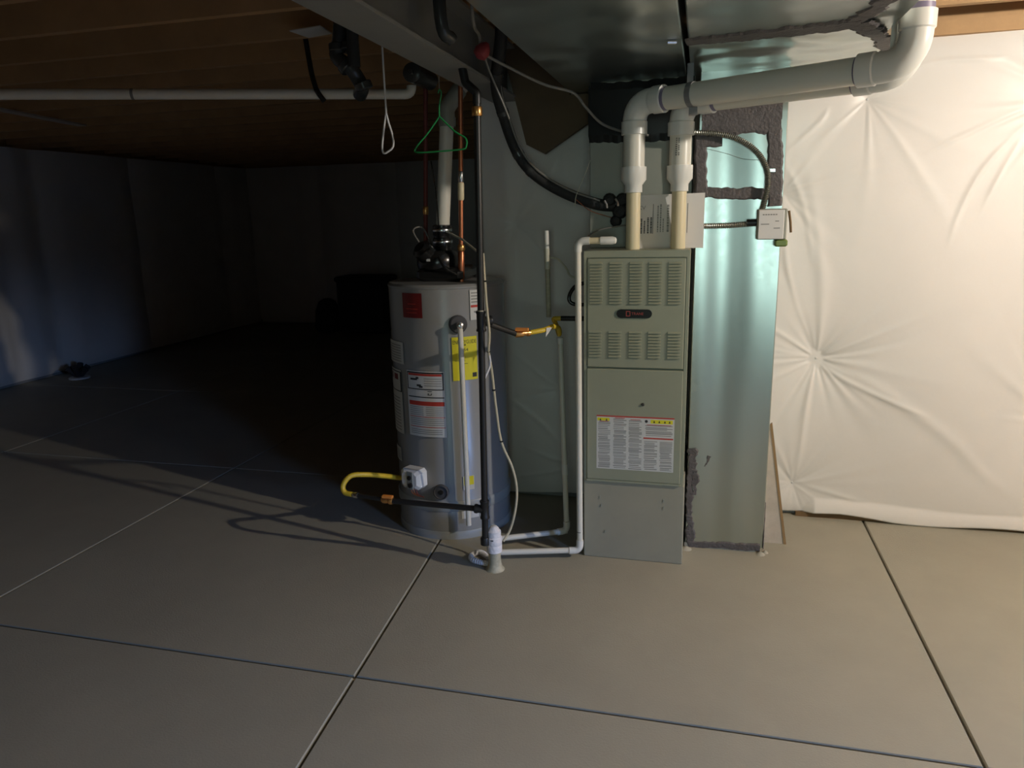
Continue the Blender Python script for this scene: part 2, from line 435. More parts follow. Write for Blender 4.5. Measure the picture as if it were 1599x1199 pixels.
    fs = np.stack([idx[:-1, :-1], idx[:-1, 1:], idx[1:, 1:], idx[1:, :-1]], -1).reshape(-1, 4).tolist()
    rim = list(idx[0, :]) + list(idx[1:, -1]) + list(idx[-1, -2::-1]) + list(idx[-2:0:-1, 0])
    n0 = len(V); V2 = np.concatenate([V, back[rim]])
    for k in range(len(rim)):
        a, b = rim[k], rim[(k + 1) % len(rim)]; fs.append([int(b), int(a), n0 + k, n0 + (k + 1) % len(rim)])
    me = bpy.data.meshes.new('insulation_blanket'); me.from_pydata(V2.tolist(), [], fs); me.materials.append(M['vinyl'])
    me.polygons.foreach_set('use_smooth', [True] * len(me.polygons))
    o = bpy.data.objects.new('insulation_blanket', me); C.objects.link(o); o['_o'] = (0, 0, 0)
    tag(o, 'white vinyl insulation blanket pinned and puckered on the wall behind the furnace', 'insulation')
    for (px, pz, s, n) in pins:
        if px < -.6 or px > 2: continue
        i = int(np.argmin(abs(xs - px))); j = int((pz - z0) / (z1 - z0) * (nz - 1)); y = Y[j, i]
        MB().lathe([(.006, -.004), (.006, .002), (.003, .003)], (px, y - .001, pz), (0, -1, 0), 10).build('pin', 'labelwhite', o)
blanket_back()

def blanket_side(name, label, a0, a1, fixed, along_y, seams, sign):
    na, nz = 200, 40; z0, z1 = .03, 2.30
    A = np.linspace(a0, a1, na); Zs = np.linspace(z0, z1, nz); AA, ZZ = np.meshgrid(A, Zs)
    d = np.min(np.abs(AA[..., None] - np.array(seams)), -1)
    h = .02 + .07 * np.clip(d / .25, 0, 1) ** .6 + .012 * np.sin(AA * 7 + ZZ * 2) * np.sin(ZZ * 3)
    edge = np.exp(-(ZZ - z0) / .05); h = h * (1 - .6 * edge)
    P = np.stack([fixed + sign * h, AA, ZZ], -1) if along_y else np.stack([AA, fixed + sign * h, ZZ], -1)
    idx = np.arange(na * nz).reshape(nz, na)
    fs = np.stack([idx[:-1, :-1], idx[:-1, 1:], idx[1:, 1:], idx[1:, :-1]], -1).reshape(-1, 4).tolist()
    mb = MB(); mb.add([tuple(p) for p in P.reshape(-1, 3)], fs)
    return tag(mb.build(name, 'vinyl', smooth=True), label, 'insulation')
seam_y = [atX(px, py, XL + .08).y for px, py in ((45, 600), (105, 585), (245, 550), (368, 522))]
seams = sorted(seam_y + [seam_y[0] - 1.1, seam_y[0] - 2.2, seam_y[0] - 3.4, seam_y[-1] + 1.0])
blanket_side('insulation_blanket', 'white vinyl insulation blanket with vertical seams on the shaded side wall', -2, YF - .02, XL + .001, True, seams, 1)
blanket_side('insulation_blanket', 'white vinyl insulation blanket on the dark far wall past the water heater', XL + .1, XC - .01, YF - .001, False, [-5.4, -4.2, -3.0, -1.8], -1)

# ducts -------------------------------------------------------------------------------
# return drop standing on the floor right of the furnace
DX0, DX1, DY0, DY1 = -.030, .318, 3.29, 3.70
dr = thing('return_duct', ((DX0 + DX1) / 2, 3.5, 0), 'shiny galvanised return duct standing between the furnace and the white blanket', 'duct')
MB().bbox(DX0, DY0, .02, DX1, DY1, 2.115, .003).build('duct_body', 'galv', dr)
MB().box(DX0 - .004, DY0 - .004, 0, DX1 - .03, DY1, .02).build('foot_flange', 'galvdull', dr)
n = (0, -1, 0); y = DY0 - .0005
def q(px, py): p = atY(px, py, DY0); return Vector((min(max(p.x, DX0 + .012), DX1 - .012), y, p.z))
mb = MB()
mb.ribbon([q(1086, 195), q(1150, 194), q(1220, 190)], lambda t: .085, n, .004, .18, seed=1)
mb.ribbon([q(1090, 205), q(1094, 250), q(1096, 308)], .05, n, .005, .2, seed=2)
mb.ribbon([q(1090, 222), q(1128, 220)], .05, n, .006, .2, seed=12)
mb.ribbon([q(1092, 300), q(1150, 302), q(1212, 302)], lambda t: .045, n, .004, .22, seed=3)
mb.ribbon([q(1209, 190), q(1211, 250), q(1210, 322)], .060, n, .005, .15, seed=4)
mb.ribbon([q(1086, 176), q(1150, 176), q(1222, 172)], .07, n, .003, .1, seed=14)
mb.build('mastic_frame', 'mastic', dr)
mb = MB()
mb.ribbon([q(1080, 700), q(1085, 735), q(1084, 772)], lambda t: .034 - .012 * t, n, .006, .7, step=.008, seed=5)
mb.ribbon([q(1074, 715), q(1076, 790), q(1079, 856)], lambda t: .022 + .016 * t, n, .005, .45, step=.009, seed=6)
mb.build('mastic_smear', 'mastic', dr)
MB().ribbon([q(1108, 712), q(1104, 722), q(1100, 728)], lambda t: .018 * (1 - t) + .004, n, .003, .5, step=.006, seed=7).build('mastic_smear', 'mastic', dr)
MB().ribbon([q(1076, 850), q(1130, 852), q(1190, 856)], .036, n, .006, .3, seed=8).build('mastic_smear', 'mastic', dr)
MB().ribbon([q(1082, 862), q(1120, 863), q(1163, 866)], .012, (0, -1, .3), .010, .2, seed=9).build('mastic_smear', 'mastic', dr)
MB().ribbon([Vector((DX1 + .0005, DY0 + .02, .02)), Vector((DX1 + .0005, DY0 + .02, .24))], lambda t: .05 * (1 - t) + .01, (1, 0, 0), .004, .3, seed=10).build('mastic_smear', 'mastic', dr)
for (bx_, by_, r_) in ((DX0 + .006, DY0 - .03, .024), (DX1 - .01, DY0 - .02, .02), (DX1 + .012, DY0 + .0, .014)):
    MB().lathe([(r_ * 1.1, 0), (r_ * .7, .006), (r_ * .35, .011), (.002, .013)], (bx_, by_, 0), n=9).build('caulk_blob', 'caulk', dr, True)
MB().tube(spline([q(1103, 232), q(1135, 240), q(1160, 248), q(1185, 250)]), .0012, 6).build('stray_wire', 'greycable', dr)

# supply trunk overhead and the plenum above the furnace
ZT = 2.10
tr = thing('supply_main_duct', (-.35, 1.2, ZT), 'wide galvanised supply trunk running overhead toward the furnace plenum', 'duct')
MB().bbox(-.625, -1.6, ZT, -.087, 3.68, ZT + .215, .004).build('duct_body', 'galvtrunk', tr)
for yy in (1.75, .55):
    MB().box(-.628, yy, ZT - .004, -.084, yy + .018, ZT + .0).build('seam_cleat', 'galvdull', tr)
MB().tube([atZ(1042, 66, ZT - .006), atZ(1056, 66, ZT - .006)], .006, 8).build('screw_boss', 'chrome', tr)
pl = thing('furnace_plenum', (-.27, 3.5, 1.394), 'grey sheet metal plenum box rising above the green furnace cabinet', 'duct')
MB().bbox(-.497, 3.36, 1.394, -.052, 3.72, ZT, .003).build('plenum_body', 'galvdull', pl)
mb = MB()
mb.ribbon([(-.497, 3.359, 1.975), (-.27, 3.359, 1.97), (-.052, 3.359, 1.975)], .25, n, .006, .04, seed=21)
mb.ribbon([(-.4975, 3.70, 1.975), (-.4975, 3.36, 1.975)], .25, (-1, 0, 0), .006, .04, seed=22)
mb.build('sealant_band', 'blackplastic', pl)
mb = MB()
for px, py, r in ((952, 312, .030), (968, 330, .034), (972, 312, .03), (962, 345, .026)):
    p = atY(px, py, 3.35); mb.lathe([(r, 0), (r, .02), (r * .7, .035), (.006, .04)], (p.x, 3.362, p.z), (0, -1, 0), 12)
mb.build('coil_fitting', 'foam', pl)
for px, py in ((944, 313), (961, 310)):
    a, b = atY(px, py, 3.31), atY(px + 4, py + 12, 3.31)
    MB().tube([a, (a + b) / 2 + Vector((.004, 0, 0)), b], .006, 8).build('foil_tape', 'chrome', pl)

# return trunk, right of the supply trunk, flaring out over the drop
rt = thing('return_main_duct', (.2, 1.5, ZT), 'galvanised return trunk with brushed grey sealant above the white vent pipes', 'duct')
ZR = 2.10
MB().bbox(-.068, -1.6, ZR, .452, 2.66, ZR + .215, .004).build('trunk_body', 'galvtrunk', rt)
flare = [(-.068, 2.662, ZR), (.452, 2.612, ZR), (.69, 3.22, ZR), (.69, 3.70, ZR), (-.068, 3.70, ZR)]
MB().prism(flare, (0, 0, .21)).build('flared_boot', 'galv', rt)
MB().prism([(.452, 2.612, ZR + .005), (.562, 2.892, ZR + .005), (.562, 2.0, ZR + .005), (.454, 2.0, ZR + .005)], (0, 0, .15)).build('side_filler', 'galv', rt)
dn = (0, 0, -1); e = ZR - .0005
mb = MB()
mb.ribbon([(-.075, 2.70, e), (.10, 2.685, e), (.30, 2.655, e), (.45, 2.63, e)], lambda t: .11 + .03 * t, dn, .006, .3, seed=31)
mb.ribbon([(.43, 2.60, e), (.47, 2.35, e), (.46, 2.05, e)], .07, dn, .005, .35, seed=32)
mb.ribbon([(.44, 2.61, e), (.56, 2.88, e), (.68, 3.2, e)], .075, dn, .006, .35, seed=33)
mb.build('sealant', 'mastic', rt)

# furnace -----------------------------------------------------------------------------
FX0, FX1, FY0, FY1, FZ0, FZ1 = -.482, -.046, 3.095, 3.70, .378, 1.394
fu = thing('furnace', ((FX0 + FX1) / 2, 3.4, 0), 'upright green-grey gas furnace cabinet with louvred upper door', 'furnace')
MB().bbox(FX0 - .002, FY0, 0, FX1 + .006, FY1, FZ0 - .006, .003).build('base_box', 'basebox', fu)
fb = MB(); fb.box(FX0, FY0 + .012, FZ0 - .006, FX1, FY1, FZ1)
fb.box(FX0, FY0, FZ1 - .028, FX1, FY0 + .012, FZ1); fb.box(FX0, FY0, FZ0 - .006, FX0 + .012, FY0 + .012, FZ1 - .028); fb.box(FX1 - .012, FY0, FZ0 - .006, FX1, FY0 + .012, FZ1 - .028)
fb.build('cabinet', 'furnace', fu)
ud = MB().bbox(FX0 + .015, FY0 - .004, .897, FX1 - .015, FY0 + .011, FZ1 - .032, .003).build('upper_door', 'furnace', fu)
ld = MB(); ld.bbox(FX0 + .013, FY0 - .006, FZ0 + .004, FX1 - .013, FY0 + .011, .890, .003)
ld = ld.build('lower_door', 'furnace', fu)
MB().box(FX0 + .013, FY0 - .010, FZ0 - .004, FX1 - .013, FY0 + .002, FZ0 + .004).build('drip_lip', 'furnace', fu)
def ff(px, py): return atY(px, py, FY0)
# louvres
lw = .053; prof = MB()
prof.add([(-lw / 2, 0, .0055), (lw / 2, 0, .0055), (lw / 2, -.0075, -.002), (-lw / 2, -.0075, -.002), (-lw / 2, 0, -.002), (lw / 2, 0, -.002)], [(0, 3, 2, 1), (0, 4, 3), (1, 2, 5), (3, 4, 5, 2)])
first = None
def louvre(x, z):
    global first
    loc = Vector((x, FY0 - .004, z)) - Vector(ud['_o'])
    if first is None:
        mbv = MB(); mbv.v = [v + Vector(ud['_o']) for v in prof.v]; mbv.f = prof.f; mbv.mi = prof.mi
        first = mbv.build('louvre', 'furnace', ud); o = first
    else:
        o = first.copy(); C.objects.link(o); o.parent = ud
    o.location = loc
cols = [931, 961.7, 993.3, 1023.3, 1054]
for c_ in cols:
    x = ff(c_, 440).x
    for k in range(14): louvre(x, ff(990, 411 + k * 4.8).z)
    x = ff(c_ - 1.5, 537).x
    for k in range(9): louvre(x, ff(990, 519 + k * 4.75).z)
# badge
bp = ff(990.5, 489.5); bw, bh = .074, .0185
poly = [];
for k in range(9): a = PI / 2 + PI * k / 8; poly.append((bp.x - bw + bh + bh * math.cos(a), FY0 - .004, bp.z + bh * math.sin(a)))
for k in range(9): a = -PI / 2 + PI * k / 8; poly.append((bp.x + bw - bh + bh * math.cos(a), FY0 - .004, bp.z + bh * math.sin(a)))
bd = MB().prism(poly, (0, -.005, 0)).build('badge', 'blackplastic', fu)
fnb = lambda u, v, l: (bp.x + u, FY0 - .0095 - l, bp.z + v)
mb = MB(); print_rects(mb, [(-.034, -.011, -.016, -.008), (-.034, .008, -.016, .011), (-.034, -.008, -.031, .008), (-.019, -.008, -.016, .008)], fnb)
print_text(mb, 'TRANE', .016, .014, 0, fnb)
mb.build('red_emblem', 'dimred', bd)
# screw, latches
p = ff(1004, 631); MB().lathe([(.007, 0), (.007, .004), (.004, .006)], (p.x, FY0 - .006, p.z), (0, -1, 0), 12).build('door_screw', 'furnacedark', ld)
for px, py in ((937, 776), (1036, 782), (1036, 793), (939, 789), (945, 829)):
    p = ff(px, py); MB().box(p.x - .0025, FY0 - .003, p.z - .006, p.x + .0025, FY0 + .001, p.z + .006).build('latch_tab', 'galvdull', fu)
# row of screws up the right side flange
for k in range(11):
    MB().lathe([(.004, 0), (.004, .003)], (FX1, FY0 + .03, .42 + k * .092), (1, 0, 0), 8).build('side_screw', 'chrome', fu)
# warning label
a, b = ff(932, 647), ff(1051, 740); LX, LZ, LW, LH = a.x, b.z + .008, b.x - a.x, a.z - b.z - .008
fnl = lambda u, v, l: (LX + u * LW, FY0 - .0065 - l, LZ + v * LH)
wl = MB().box(LX, FY0 - .0065, LZ, LX + LW, FY0 - .004, LZ + LH).build('warning_label', 'labelwhite', ld)
red = MB(); txt = MB(); yl = MB(); dk = MB()
print_rects(red, [(0, .975, 1, 1.0), (.61, .60, .99, .625)], fnl, .0004, 1)
rl = random.Random(3)
for (u0, u1, v0, v1) in ((.02, .18, .03, .88), (.22, .39, .03, .95), (.42, .59, .03, .93), (.63, .98, .66, .85), (.62, .79, .03, .56), (.82, .98, .03, .56)):
    v = v1
    while v > v0:
        hh = rl.choice([.011, .011, .016]); print_rects(txt, [(u0 + rl.choice([0, 0, .01]), v - hh, u1 - rl.choice([0, 0, .01, .05]) * (u1 - u0) * 4, v)], fnl, .0004, 1); v -= hh + rl.choice([.009, .012, .02])
    if rl.random() < .6: print_rects(red, [(u0 + .02, v1 + .004, u1 - .02, v1 + .014)], fnl, .0004, 1)
for u in (.05, .13, .745, .81, .88, .94): dk.add([fnl(u - .013, .90, .0006), fnl(u + .013, .90, .0006), fnl(u, .945, .0006)], [(0, 1, 2)])
dk.add([fnl(.645 + .02 * math.cos(t * PI / 6), .92 + .027 * math.sin(t * PI / 6), .0006) for t in range(12)], [tuple(range(12))])
red.build('red_print', 'redprint', wl); txt.build('text_print', 'greyprint', wl); [print_rects(MB(), [r_], fnl, .0003, 1).build('yellow_print', 'yellow', wl) for r_ in ((.70, .885, .98, .955), (.01, .90, .17, .955))]; dk.build('symbol_print', 'darkprint', wl)

# water heater ------------------------------------------------------------------------
HX, HY, HR, HT = -1.215, 3.415, .287, 1.245
he = thing('water_heater', (HX, HY, 0), 'tall grey tank water heater with stickers beside the black gas pipe', 'water heater')
MB().lathe([(HR - .012, .012), (HR, .02), (HR, .20), (HR - .004, .205), (HR - .004, HT - .02), (HR - .001, HT - .018), (HR, HT - .01), (HR - .01, HT), (.02, HT + .008)], (HX, HY, 0), n=64).build('tank', 'heater', he, True)
MB().lathe([(HR - .03, 0), (HR + .004, .0), (HR + .004, .035), (HR + .001, .04)], (HX, HY, 0), n=64).build('base_ring', 'heaterbase', he, True)
MB().lathe([(HR + .003, .145), (HR + .006, .15), (HR + .006, .19), (HR + .002, .197)], (HX, HY, 0), n=64).build('jacket_seam', 'heaterbase', he, True)
# helper: position on tank surface from pixel, and cylinder print map
def hit(px, py, R=HR):
    d = ray(px, py); ox, oy = -HX, -HY
    A = d.x ** 2 + d.y ** 2; B = 2 * (d.x * ox + d.y * oy); Cc = ox * ox + oy * oy - R * R
    disc = max(0, B * B - 4 * A * Cc); t = (-B - math.sqrt(disc)) / (2 * A); return CAM + d * t
def cyl(R0):
    def fn(u, v, l):   # u = angle (radians, 0 = facing -Y, + to the right), v = z
        r = R0 + l; return (HX + r * math.sin(u), HY - r * math.cos(u), v)
    return fn
def angz(px, py): p = hit(px, py); return math.atan2(p.x - HX, -(p.y - HY)), p.z
def sticker(name, p0, p1, m_, lift=.0012, parent=he, label=None):
    (u0, v1), (u1, v0) = angz(*p0), angz(*p1)
    o = print_rects(MB(), [(u0, v0, u1, v1)], cyl(HR), lift, .06).build(name, m_, parent)
    if label: o['label'] = label
    return o, (u0, v0, u1, v1)
def sub(R, rects, mt, nm, parent, lift=.0018):
    u0, v0, u1, v1 = R
    if len(rects) <= 4 and len(rects) > 1:
        return [sub(R, [r_], mt, nm, parent, lift) for r_ in rects]
    return print_rects(MB(), [(u0 + a_ * (u1 - u0), v0 + b_ * (v1 - v0), u0 + c_ * (u1 - u0), v0 + d_ * (v1 - v0)) for a_, b_, c_, d_ in rects], cyl(HR), lift, .06).build(nm, mt, parent)
s1, R1 = sticker('brand_label', (628, 457), (660, 497), 'darkred', label='plain dark red label')
sub(R1, [(.3, .55, .7, .58), (.2, .35, .8, .38), (.25, .2, .75, .22)], 'redprint', 'red_print', s1)
s2, R2 = sticker('warning_label', (635, 577), (698, 683), 'labelwhite')
sub(R2, [(.02, .965, .98, .985), (.02, .72, .98, .735), (.02, .735, .045, .965), (.955, .735, .98, .965), (.04, .60, .98, .615)], 'darkprint', 'border_print', s2)
sub(R2, [(.06, .93, .94, .962), (.05, .48, .98, .545), (.05, .30, .98, .31), (.05, .145, .98, .155)], 'redprint', 'red_print', s2)
sub(R2, [(.12, .86, .32, .89), (.28, .88, .36, .91), (.3, .77, .42, .80), (.36, .75, .46, .78), (.58, .655, .62, .67), (.66, .655, .69, .67), (.58, .695, .69, .705), (.58, .64, .68, .65)], 'darkprint', 'picture_print', s2)
sub(R2, [(.5, .78 + .035 * k, .93, .79 + .035 * k) for k in range(4)] + [(.06, .33 + .03 * k, .45, .34 + .03 * k) for k in range(5)] + [(.52, .33 + .03 * k, .95, .34 + .03 * k) for k in range(5)] + [(.06, .18 + .03 * k, .95, .19 + .03 * k) for k in range(4)] + [(.06, .04 + .03 * k, .9, .05 + .03 * k) for k in range(3)], 'greyprint', 'text_print', s2)
s3, R3 = sticker('warning_label', (607, 570), (632, 678), 'labelwhite')
sub(R3, [(.0, .96, 1, .975), (.0, .66, 1, .675), (.93, .675, 1, .96)], 'darkprint', 'border_print', s3)
sub(R3, [(.2, .84, .35, .93), (.5, .84, .8, .93)], 'darkred', 'red_print', s3)
sub(R3, [(.1, .05 + .05 * k, .85, .065 + .05 * k) for k in range(11)], 'greyprint', 'text_print', s3)
s4, R4 = sticker('rating_label', (606, 527), (631, 569), 'labelwhite')
sub(R4, [(.1, .1 + .12 * k, .9, .14 + .12 * k) for k in range(7)], 'greyprint', 'text_print', s4)
s5, R5 = sticker('energy_label', (705, 527), (746, 591), 'yellow')
uc = (R5[0] + R5[2]) / 2; vc = R5[1] + .88 * (R5[3] - R5[1])
fz = cyl(HR); mb = MB(); vs_, fs_ = text_flat('ENERGYGUIDE', .026)
wmax = max(abs(x) for x, _ in vs_); k_ = .47 * (R5[2] - R5[0]) / wmax
mb.add([fz(uc + x * k_, vc + y_, .0018) for x, y_ in vs_], fs_)
vs_, fs_ = text_flat('454', .022); mb.add([fz(uc + x / HR, R5[1] + .70 * (R5[3] - R5[1]) + y_, .0018) for x, y_ in vs_], fs_)
mb.build('lettering', 'darkprint', s5)
sub(R5, [(.78, .06, .96, .16), (.48, .80, .54, .83), (.1, .45, .5, .46), (.3, .38, .6, .39)], 'darkprint', 'symbol_print', s5)
s6, R6 = sticker('side_label', (733, 453), (752, 498), 'labelwhite')
sub(R6, [(.05, .42, .95, .5)], 'redprint', 'red_print', s6)
sub(R6, [(.1, .58 + .1 * k, .9, .62 + .1 * k) for k in range(4)] + [(.3, .24, .6, .3)], 'greyprint', 'text_print', s6)
s7, R7 = sticker('yellow_tag', (723, 744), (741, 763), 'labelwhite')
sub(R7, [(.05, .35, .95, .98)], 'yellow', 'yellow_print', s7)
s8, R8 = sticker('rating_label', (614, 690), (628, 720), 'labelwhite')
sub(R8, [(.1, .15 + .14 * k, .9, .2 + .14 * k) for k in range(5)], 'greyprint', 'text_print', s8)
s9, R9 = sticker('serial_label', (720, 783), (748, 806), 'labelwhite')
sub(R9, [(.3, .4, .45, .6)], 'darkprint', 'dark_print', s9); sub(R9, [(0, .9, 1, 1)], 'redprint', 'red_print', s9)
# temperature and pressure relief valve with foam disc and white discharge pipe
p = hit(715, 506); nd = Vector((p.x - HX, p.y - HY, 0)).normalized()
MB().lathe([(.042, -.01), (.042, .012), (.036, .018)], p, nd, 24).build('foam_disc', 'greyfoam', he, True)
rv = MB().lathe([(.014, .015), (.014, .05), (.017, .052), (.017, .066), (.008, .072)], p, nd, 16).build('relief_valve', 'chrome', he, True)
p2 = p + nd * .058; pb = hit(725, 810); bot = Vector((p2.x + .004, p2.y, .095))
MB().tube([p2 + Vector((0, 0, -.008)), bot], .0125, 12).build('discharge_pipe', 'pvc', he, True)
# gas control valve
p = hit(648, 745, HR + .03); nd = Vector((p.x - HX, p.y - HY, 0)).normalized(); tx = Vector((-nd.y, nd.x, 0)) * 1
def loc3(a_, b_, c_): return p + tx * a_ + Vector((0, 0, b_)) + nd * c_
def obox(mb, a0, a1, b0, b1, c0, c1, ch=.006):
    tmp = MB().bbox(a0, b0, c0, a1, b1, c1, ch); mb.add([loc3(v.x, v.y, v.z) for v in tmp.v], tmp.f); return mb
gv = obox(MB(), -.058, .058, -.048, .050, -.035, .045, .014).build('gas_control', 'porcelain', he)
obox(MB(), -.012, .026, -.046, .044, .045, .050, .002).build('control_recess', 'galvdull', gv)
MB().lathe([(.011, .05), (.011, .058), (.006, .06)], loc3(.008, .014, 0), nd, 12).build('knob', 'blackplastic', gv)
MB().lathe([(.012, .05), (.012, .06), (.006, .062)], loc3(.014, -.022, 0), nd, 12).build('knob', 'blackplastic', gv)
for k in (-.012, .004, .02):
    MB().tube(spline([loc3(k, -.046, .02), loc3(k + .006, -.075, .018), loc3(k + .02, -.10, -.01)]), .003, 6).build('thermocouple_lead', 'copper' if k < .01 else 'redpipe', gv)
# round sight port
p = hit(689, 768); nd = Vector((p.x - HX, p.y - HY, 0)).normalized()
sp_ = MB().lathe([(.038, -.01), (.038, .008), (.033, .012), (.030, .006), (.012, .006)], p, nd, 24).build('sight_port', 'greyfoam', he, True)
MB().lathe([(.012, .004), (.012, .009), (.004, .010)], p, nd, 12).build('port_glass', 'blackplastic', sp_)
# power vent blower on top
bl = MB(); bl.bbox(HX - .10, HY - .15, HT, HX + .13, HY + .12, HT + .07, .02)
bl.lathe([(.10, .06), (.105, .08), (.105, .12), (.085, .145), (.03, .15)], (HX - .02, HY - .04, HT), n=28)
bl = bl.build('vent_blower', 'blackplastic', he, True)
MB().lathe([(.045, .0), (.048, .01), (.048, .06), (.03, .075)], (HX - .045, HY - .10, HT + .12), (-.35, -.6, .6), 20).build('blower_motor', 'blackplastic', bl, True)
MB().box(HX - .04, HY - .152, HT + .10, HX - .022, HY - .150, HT + .112).build('motor_tag', 'labelwhite', bl)
VX, VY = atY(690, 345, 3.40).x, 3.40
MB().lathe([(.044, .05), (.044, .16), (.047, .165), (.047, .20), (.042, .205), (.042, .215), (.046, .22), (.046, .262), (.035, .266)], (VX, VY, HT), n=24).build('rubber_coupling', 'blackplastic', he, True)
for h_ in (.185, .24):
    MB().lathe([(.0482, h_ - .006), (.0492, h_ - .004), (.0492, h_ + .004), (.0482, h_ + .006)], (VX, VY, HT), n=24).build('hose_clamp', 'chrome', he, True)
MB().tube(spline([(HX - .06, HY - .12, HT + .15), (HX - .12, HY - .10, HT + .24), (HX - .10, HY - .02, HT + .25), (HX - .05, HY - .02, HT + .15)]), .004, 8).build('blower_wire', 'greycable', he)
MB().tube(spline([(HX + .02, HY - .15, HT + .12), (HX + .06, HY - .17, HT + .07), (HX + .12, HY - .13, HT + .03), (HX + .10, HY - .1, HT + .06)]), .006, 8).build('blower_wire', 'blackplastic', he)
# ================================================================== PIPES
RZ = 1.985
def vent_run(nm, x, y, corner_z, end, up, label, printed):
    base = Vector((x, y, FZ1 - .004)); t = thing(nm, (x, y, FZ1), label, 'pipe', None)
    z1, z2, z3 = 1.640, 1.675, 1.70
    MB().tube([base, (x, y, z1)], .0302, 20).build('lower_pipe', 'cpvc', t, True)
    MB().lathe([(.031, 0), (.0365, .001), (.0365, .030), (.0525, .052), (.0525, .104), (.0445, .105)], (x, y, z1 - .012), n=24).build('reducer', 'pvcfit', t, True)
    up_p = MB().tube([(x, y, z3), (x, y, corner_z - .075)], .0445, 22).build('upper_pipe', 'pvc', t, True)
    if printed:
        fnp = lambda u, v, l: (x - .006 + .0451 * math.sin(u / .0451), y - .0451 * math.cos(u / .0451), v)
        rr = random.Random(4); rc = []
        for k in range(9): rc += [(-.013 + rr.uniform(0, .003), 1.77 + k * .008, -.007, 1.774 + k * .008)]
        print_rects(MB(), rc + [(-.001, 1.77 + k * .007, .003, 1.774 + k * .007) for k in range(10) if k % 4 != 2], fnp, 0, .004).build('pipe_print', 'darkprint', up_p)
    A = Vector((x, y, corner_z)); d = (Vector(end) - A).normalized(); B = Vector(end)
    el = fillet([A - Vector((0, 0, .11)), A, A + d * .11], .085, 10)
    MB().tube(el, .049, 22).build('elbow', 'pvcfit', t, True)
    MB().lathe([(.0535, 0), (.0535, .05), (.049, .055)], A - Vector((0, 0, .125)), n=24).build('elbow_hub', 'pvcfit', t, True)
    MB().lathe([(.049, -.01), (.0535, 0), (.0535, .045), (.0445, .046)], A + d * .095, d, 24).build('elbow_hub', 'pvcfit', t, True)
    MB().lathe([(.0452, 0), (.0452, .014)], A + d * .141, d, 24).build('primer_ring', 'primer', t, True)
    MB().tube([A + d * .10, B - d * .10], .0445, 22).build('long_pipe', 'pvc', t, True)
    MB().lathe([(.0455, 0), (.0455, .008)], B - d * .172, d, 24).build('primer_ring', 'primer', t, True)
    MB().lathe([(.0445, -.001), (.0535, 0), (.0535, .05), (.049, .055)], B - d * .165, d, 24).build('elbow_hub', 'pvcfit', t, True)
    MB().tube(fillet([B - d * .12, B, B + Vector((0, 0, .12))], .095, 12), .049, 22).build('elbow', 'pvcfit', t, True)
    MB().lathe([(.049, -.005), (.0535, 0), (.0535, .05), (.0445, .051)], B + Vector((0, 0, .10)), n=24).build('elbow_hub', 'pvcfit', t, True)
    MB().lathe([(.0455, 0), (.0455, .018)], B + Vector((0, 0, .151)), n=24).build('primer_ring', 'primer', t, True)
    MB().tube([B + Vector((0, 0, .10)), Vector((B.x, B.y, up))], .0445, 22).build('riser_pipe', 'pvc', t, True)
    return t
v1 = vent_run('vent_pipe', -.288, 3.20, RZ, (.625, 2.70, RZ), ZJ, 'white plastic vent pipe rising from the furnace nearer the drain pipe', False)
v2 = vent_run('vent_pipe', -.100, 3.215, RZ - .01, (.64, 2.83, RZ - .01), ZS, 'white plastic vent pipe with stamped lettering rising nearer the return duct', True)
# pipe hanger straps
def strap_ring(px, py, z, nm, label):
    c_ = Vector((-.288, 3.2, RZ)); d = (Vector((.625, 2.70, RZ)) - c_).normalized(); p_ = atZ(px, py, RZ); L = (p_ - c_).dot(d); p_ = c_ + d * L
    mb = MB().lathe([(.0455, 0), (.0475, 0), (.0475, .022), (.0455, .022)], p_, d, 24)
    mb.box(p_.x - .012, p_.y - .002, p_.z + .04, p_.x + .012, p_.y + .002, ZT + .0)
    mb.box(p_.x - .002, p_.y - .012, p_.z - .075, p_.x + .03, p_.y + .012, p_.z - .046)
    return tag(mb.build(nm, 'strapgrey'), label, 'strap')
strap_ring(1096, 152, ZT, 'pipe_strap', 'grey hanger strap around the white vent pipe below the trunk')
p_ = atY(1397, 40, 2.75)
tag(MB().box(p_.x - .008, 2.75, RZ - .04, p_.x + .008, 2.753, ZJ).build('hanger_strip', 'pvcfit'), 'narrow pale metal hanger strip beside the vertical white vent riser', 'strap')

# instruction sheet behind the pipes
a, b = atY(997, 304, 3.30), atY(1098, 385, 3.30)
sh = thing('instruction_booklet', ((a.x + b.x) / 2, 3.31, FZ1), 'white printed instruction booklet standing on the furnace behind the vent pipes', 'booklet')
SX0, SX1, SZ1 = a.x - .012, b.x, a.z
SY0, SY1 = 3.252, 3.279
fns = lambda u, v, l: (SX0 + u * (SX1 - SX0), SY0 + (SY1 - SY0) * v - l, FZ1 + v * (SZ1 - FZ1))
MB().prism([fns(0, 0, 0), fns(1, 0, 0), fns(1, 1, 0), fns(0, .985, 0)], (0, .008, 0)).build('cover', 'white', sh)
mb = MB()
print_rects(mb, [(.265, .27, .272, .82), (.76, .28, .766, .82)], fns, .0008, 1)
mb.build('rule_print', 'darkprint', sh)
mb = MB(); rr = random.Random(9)
for (u, w_, v1_) in ((.09, .022, .56), (.135, .022, .50), (.185, .024, .58), (.23, .026, .58)):
    v = .28
    while v < v1_:
        hh = rr.uniform(.012, .03); print_rects(mb, [(u, v, u + w_, v + hh)], fns, .0008, 1); v += hh + .008
mb.build('heading_print', 'darkprint', sh)
mb = MB()
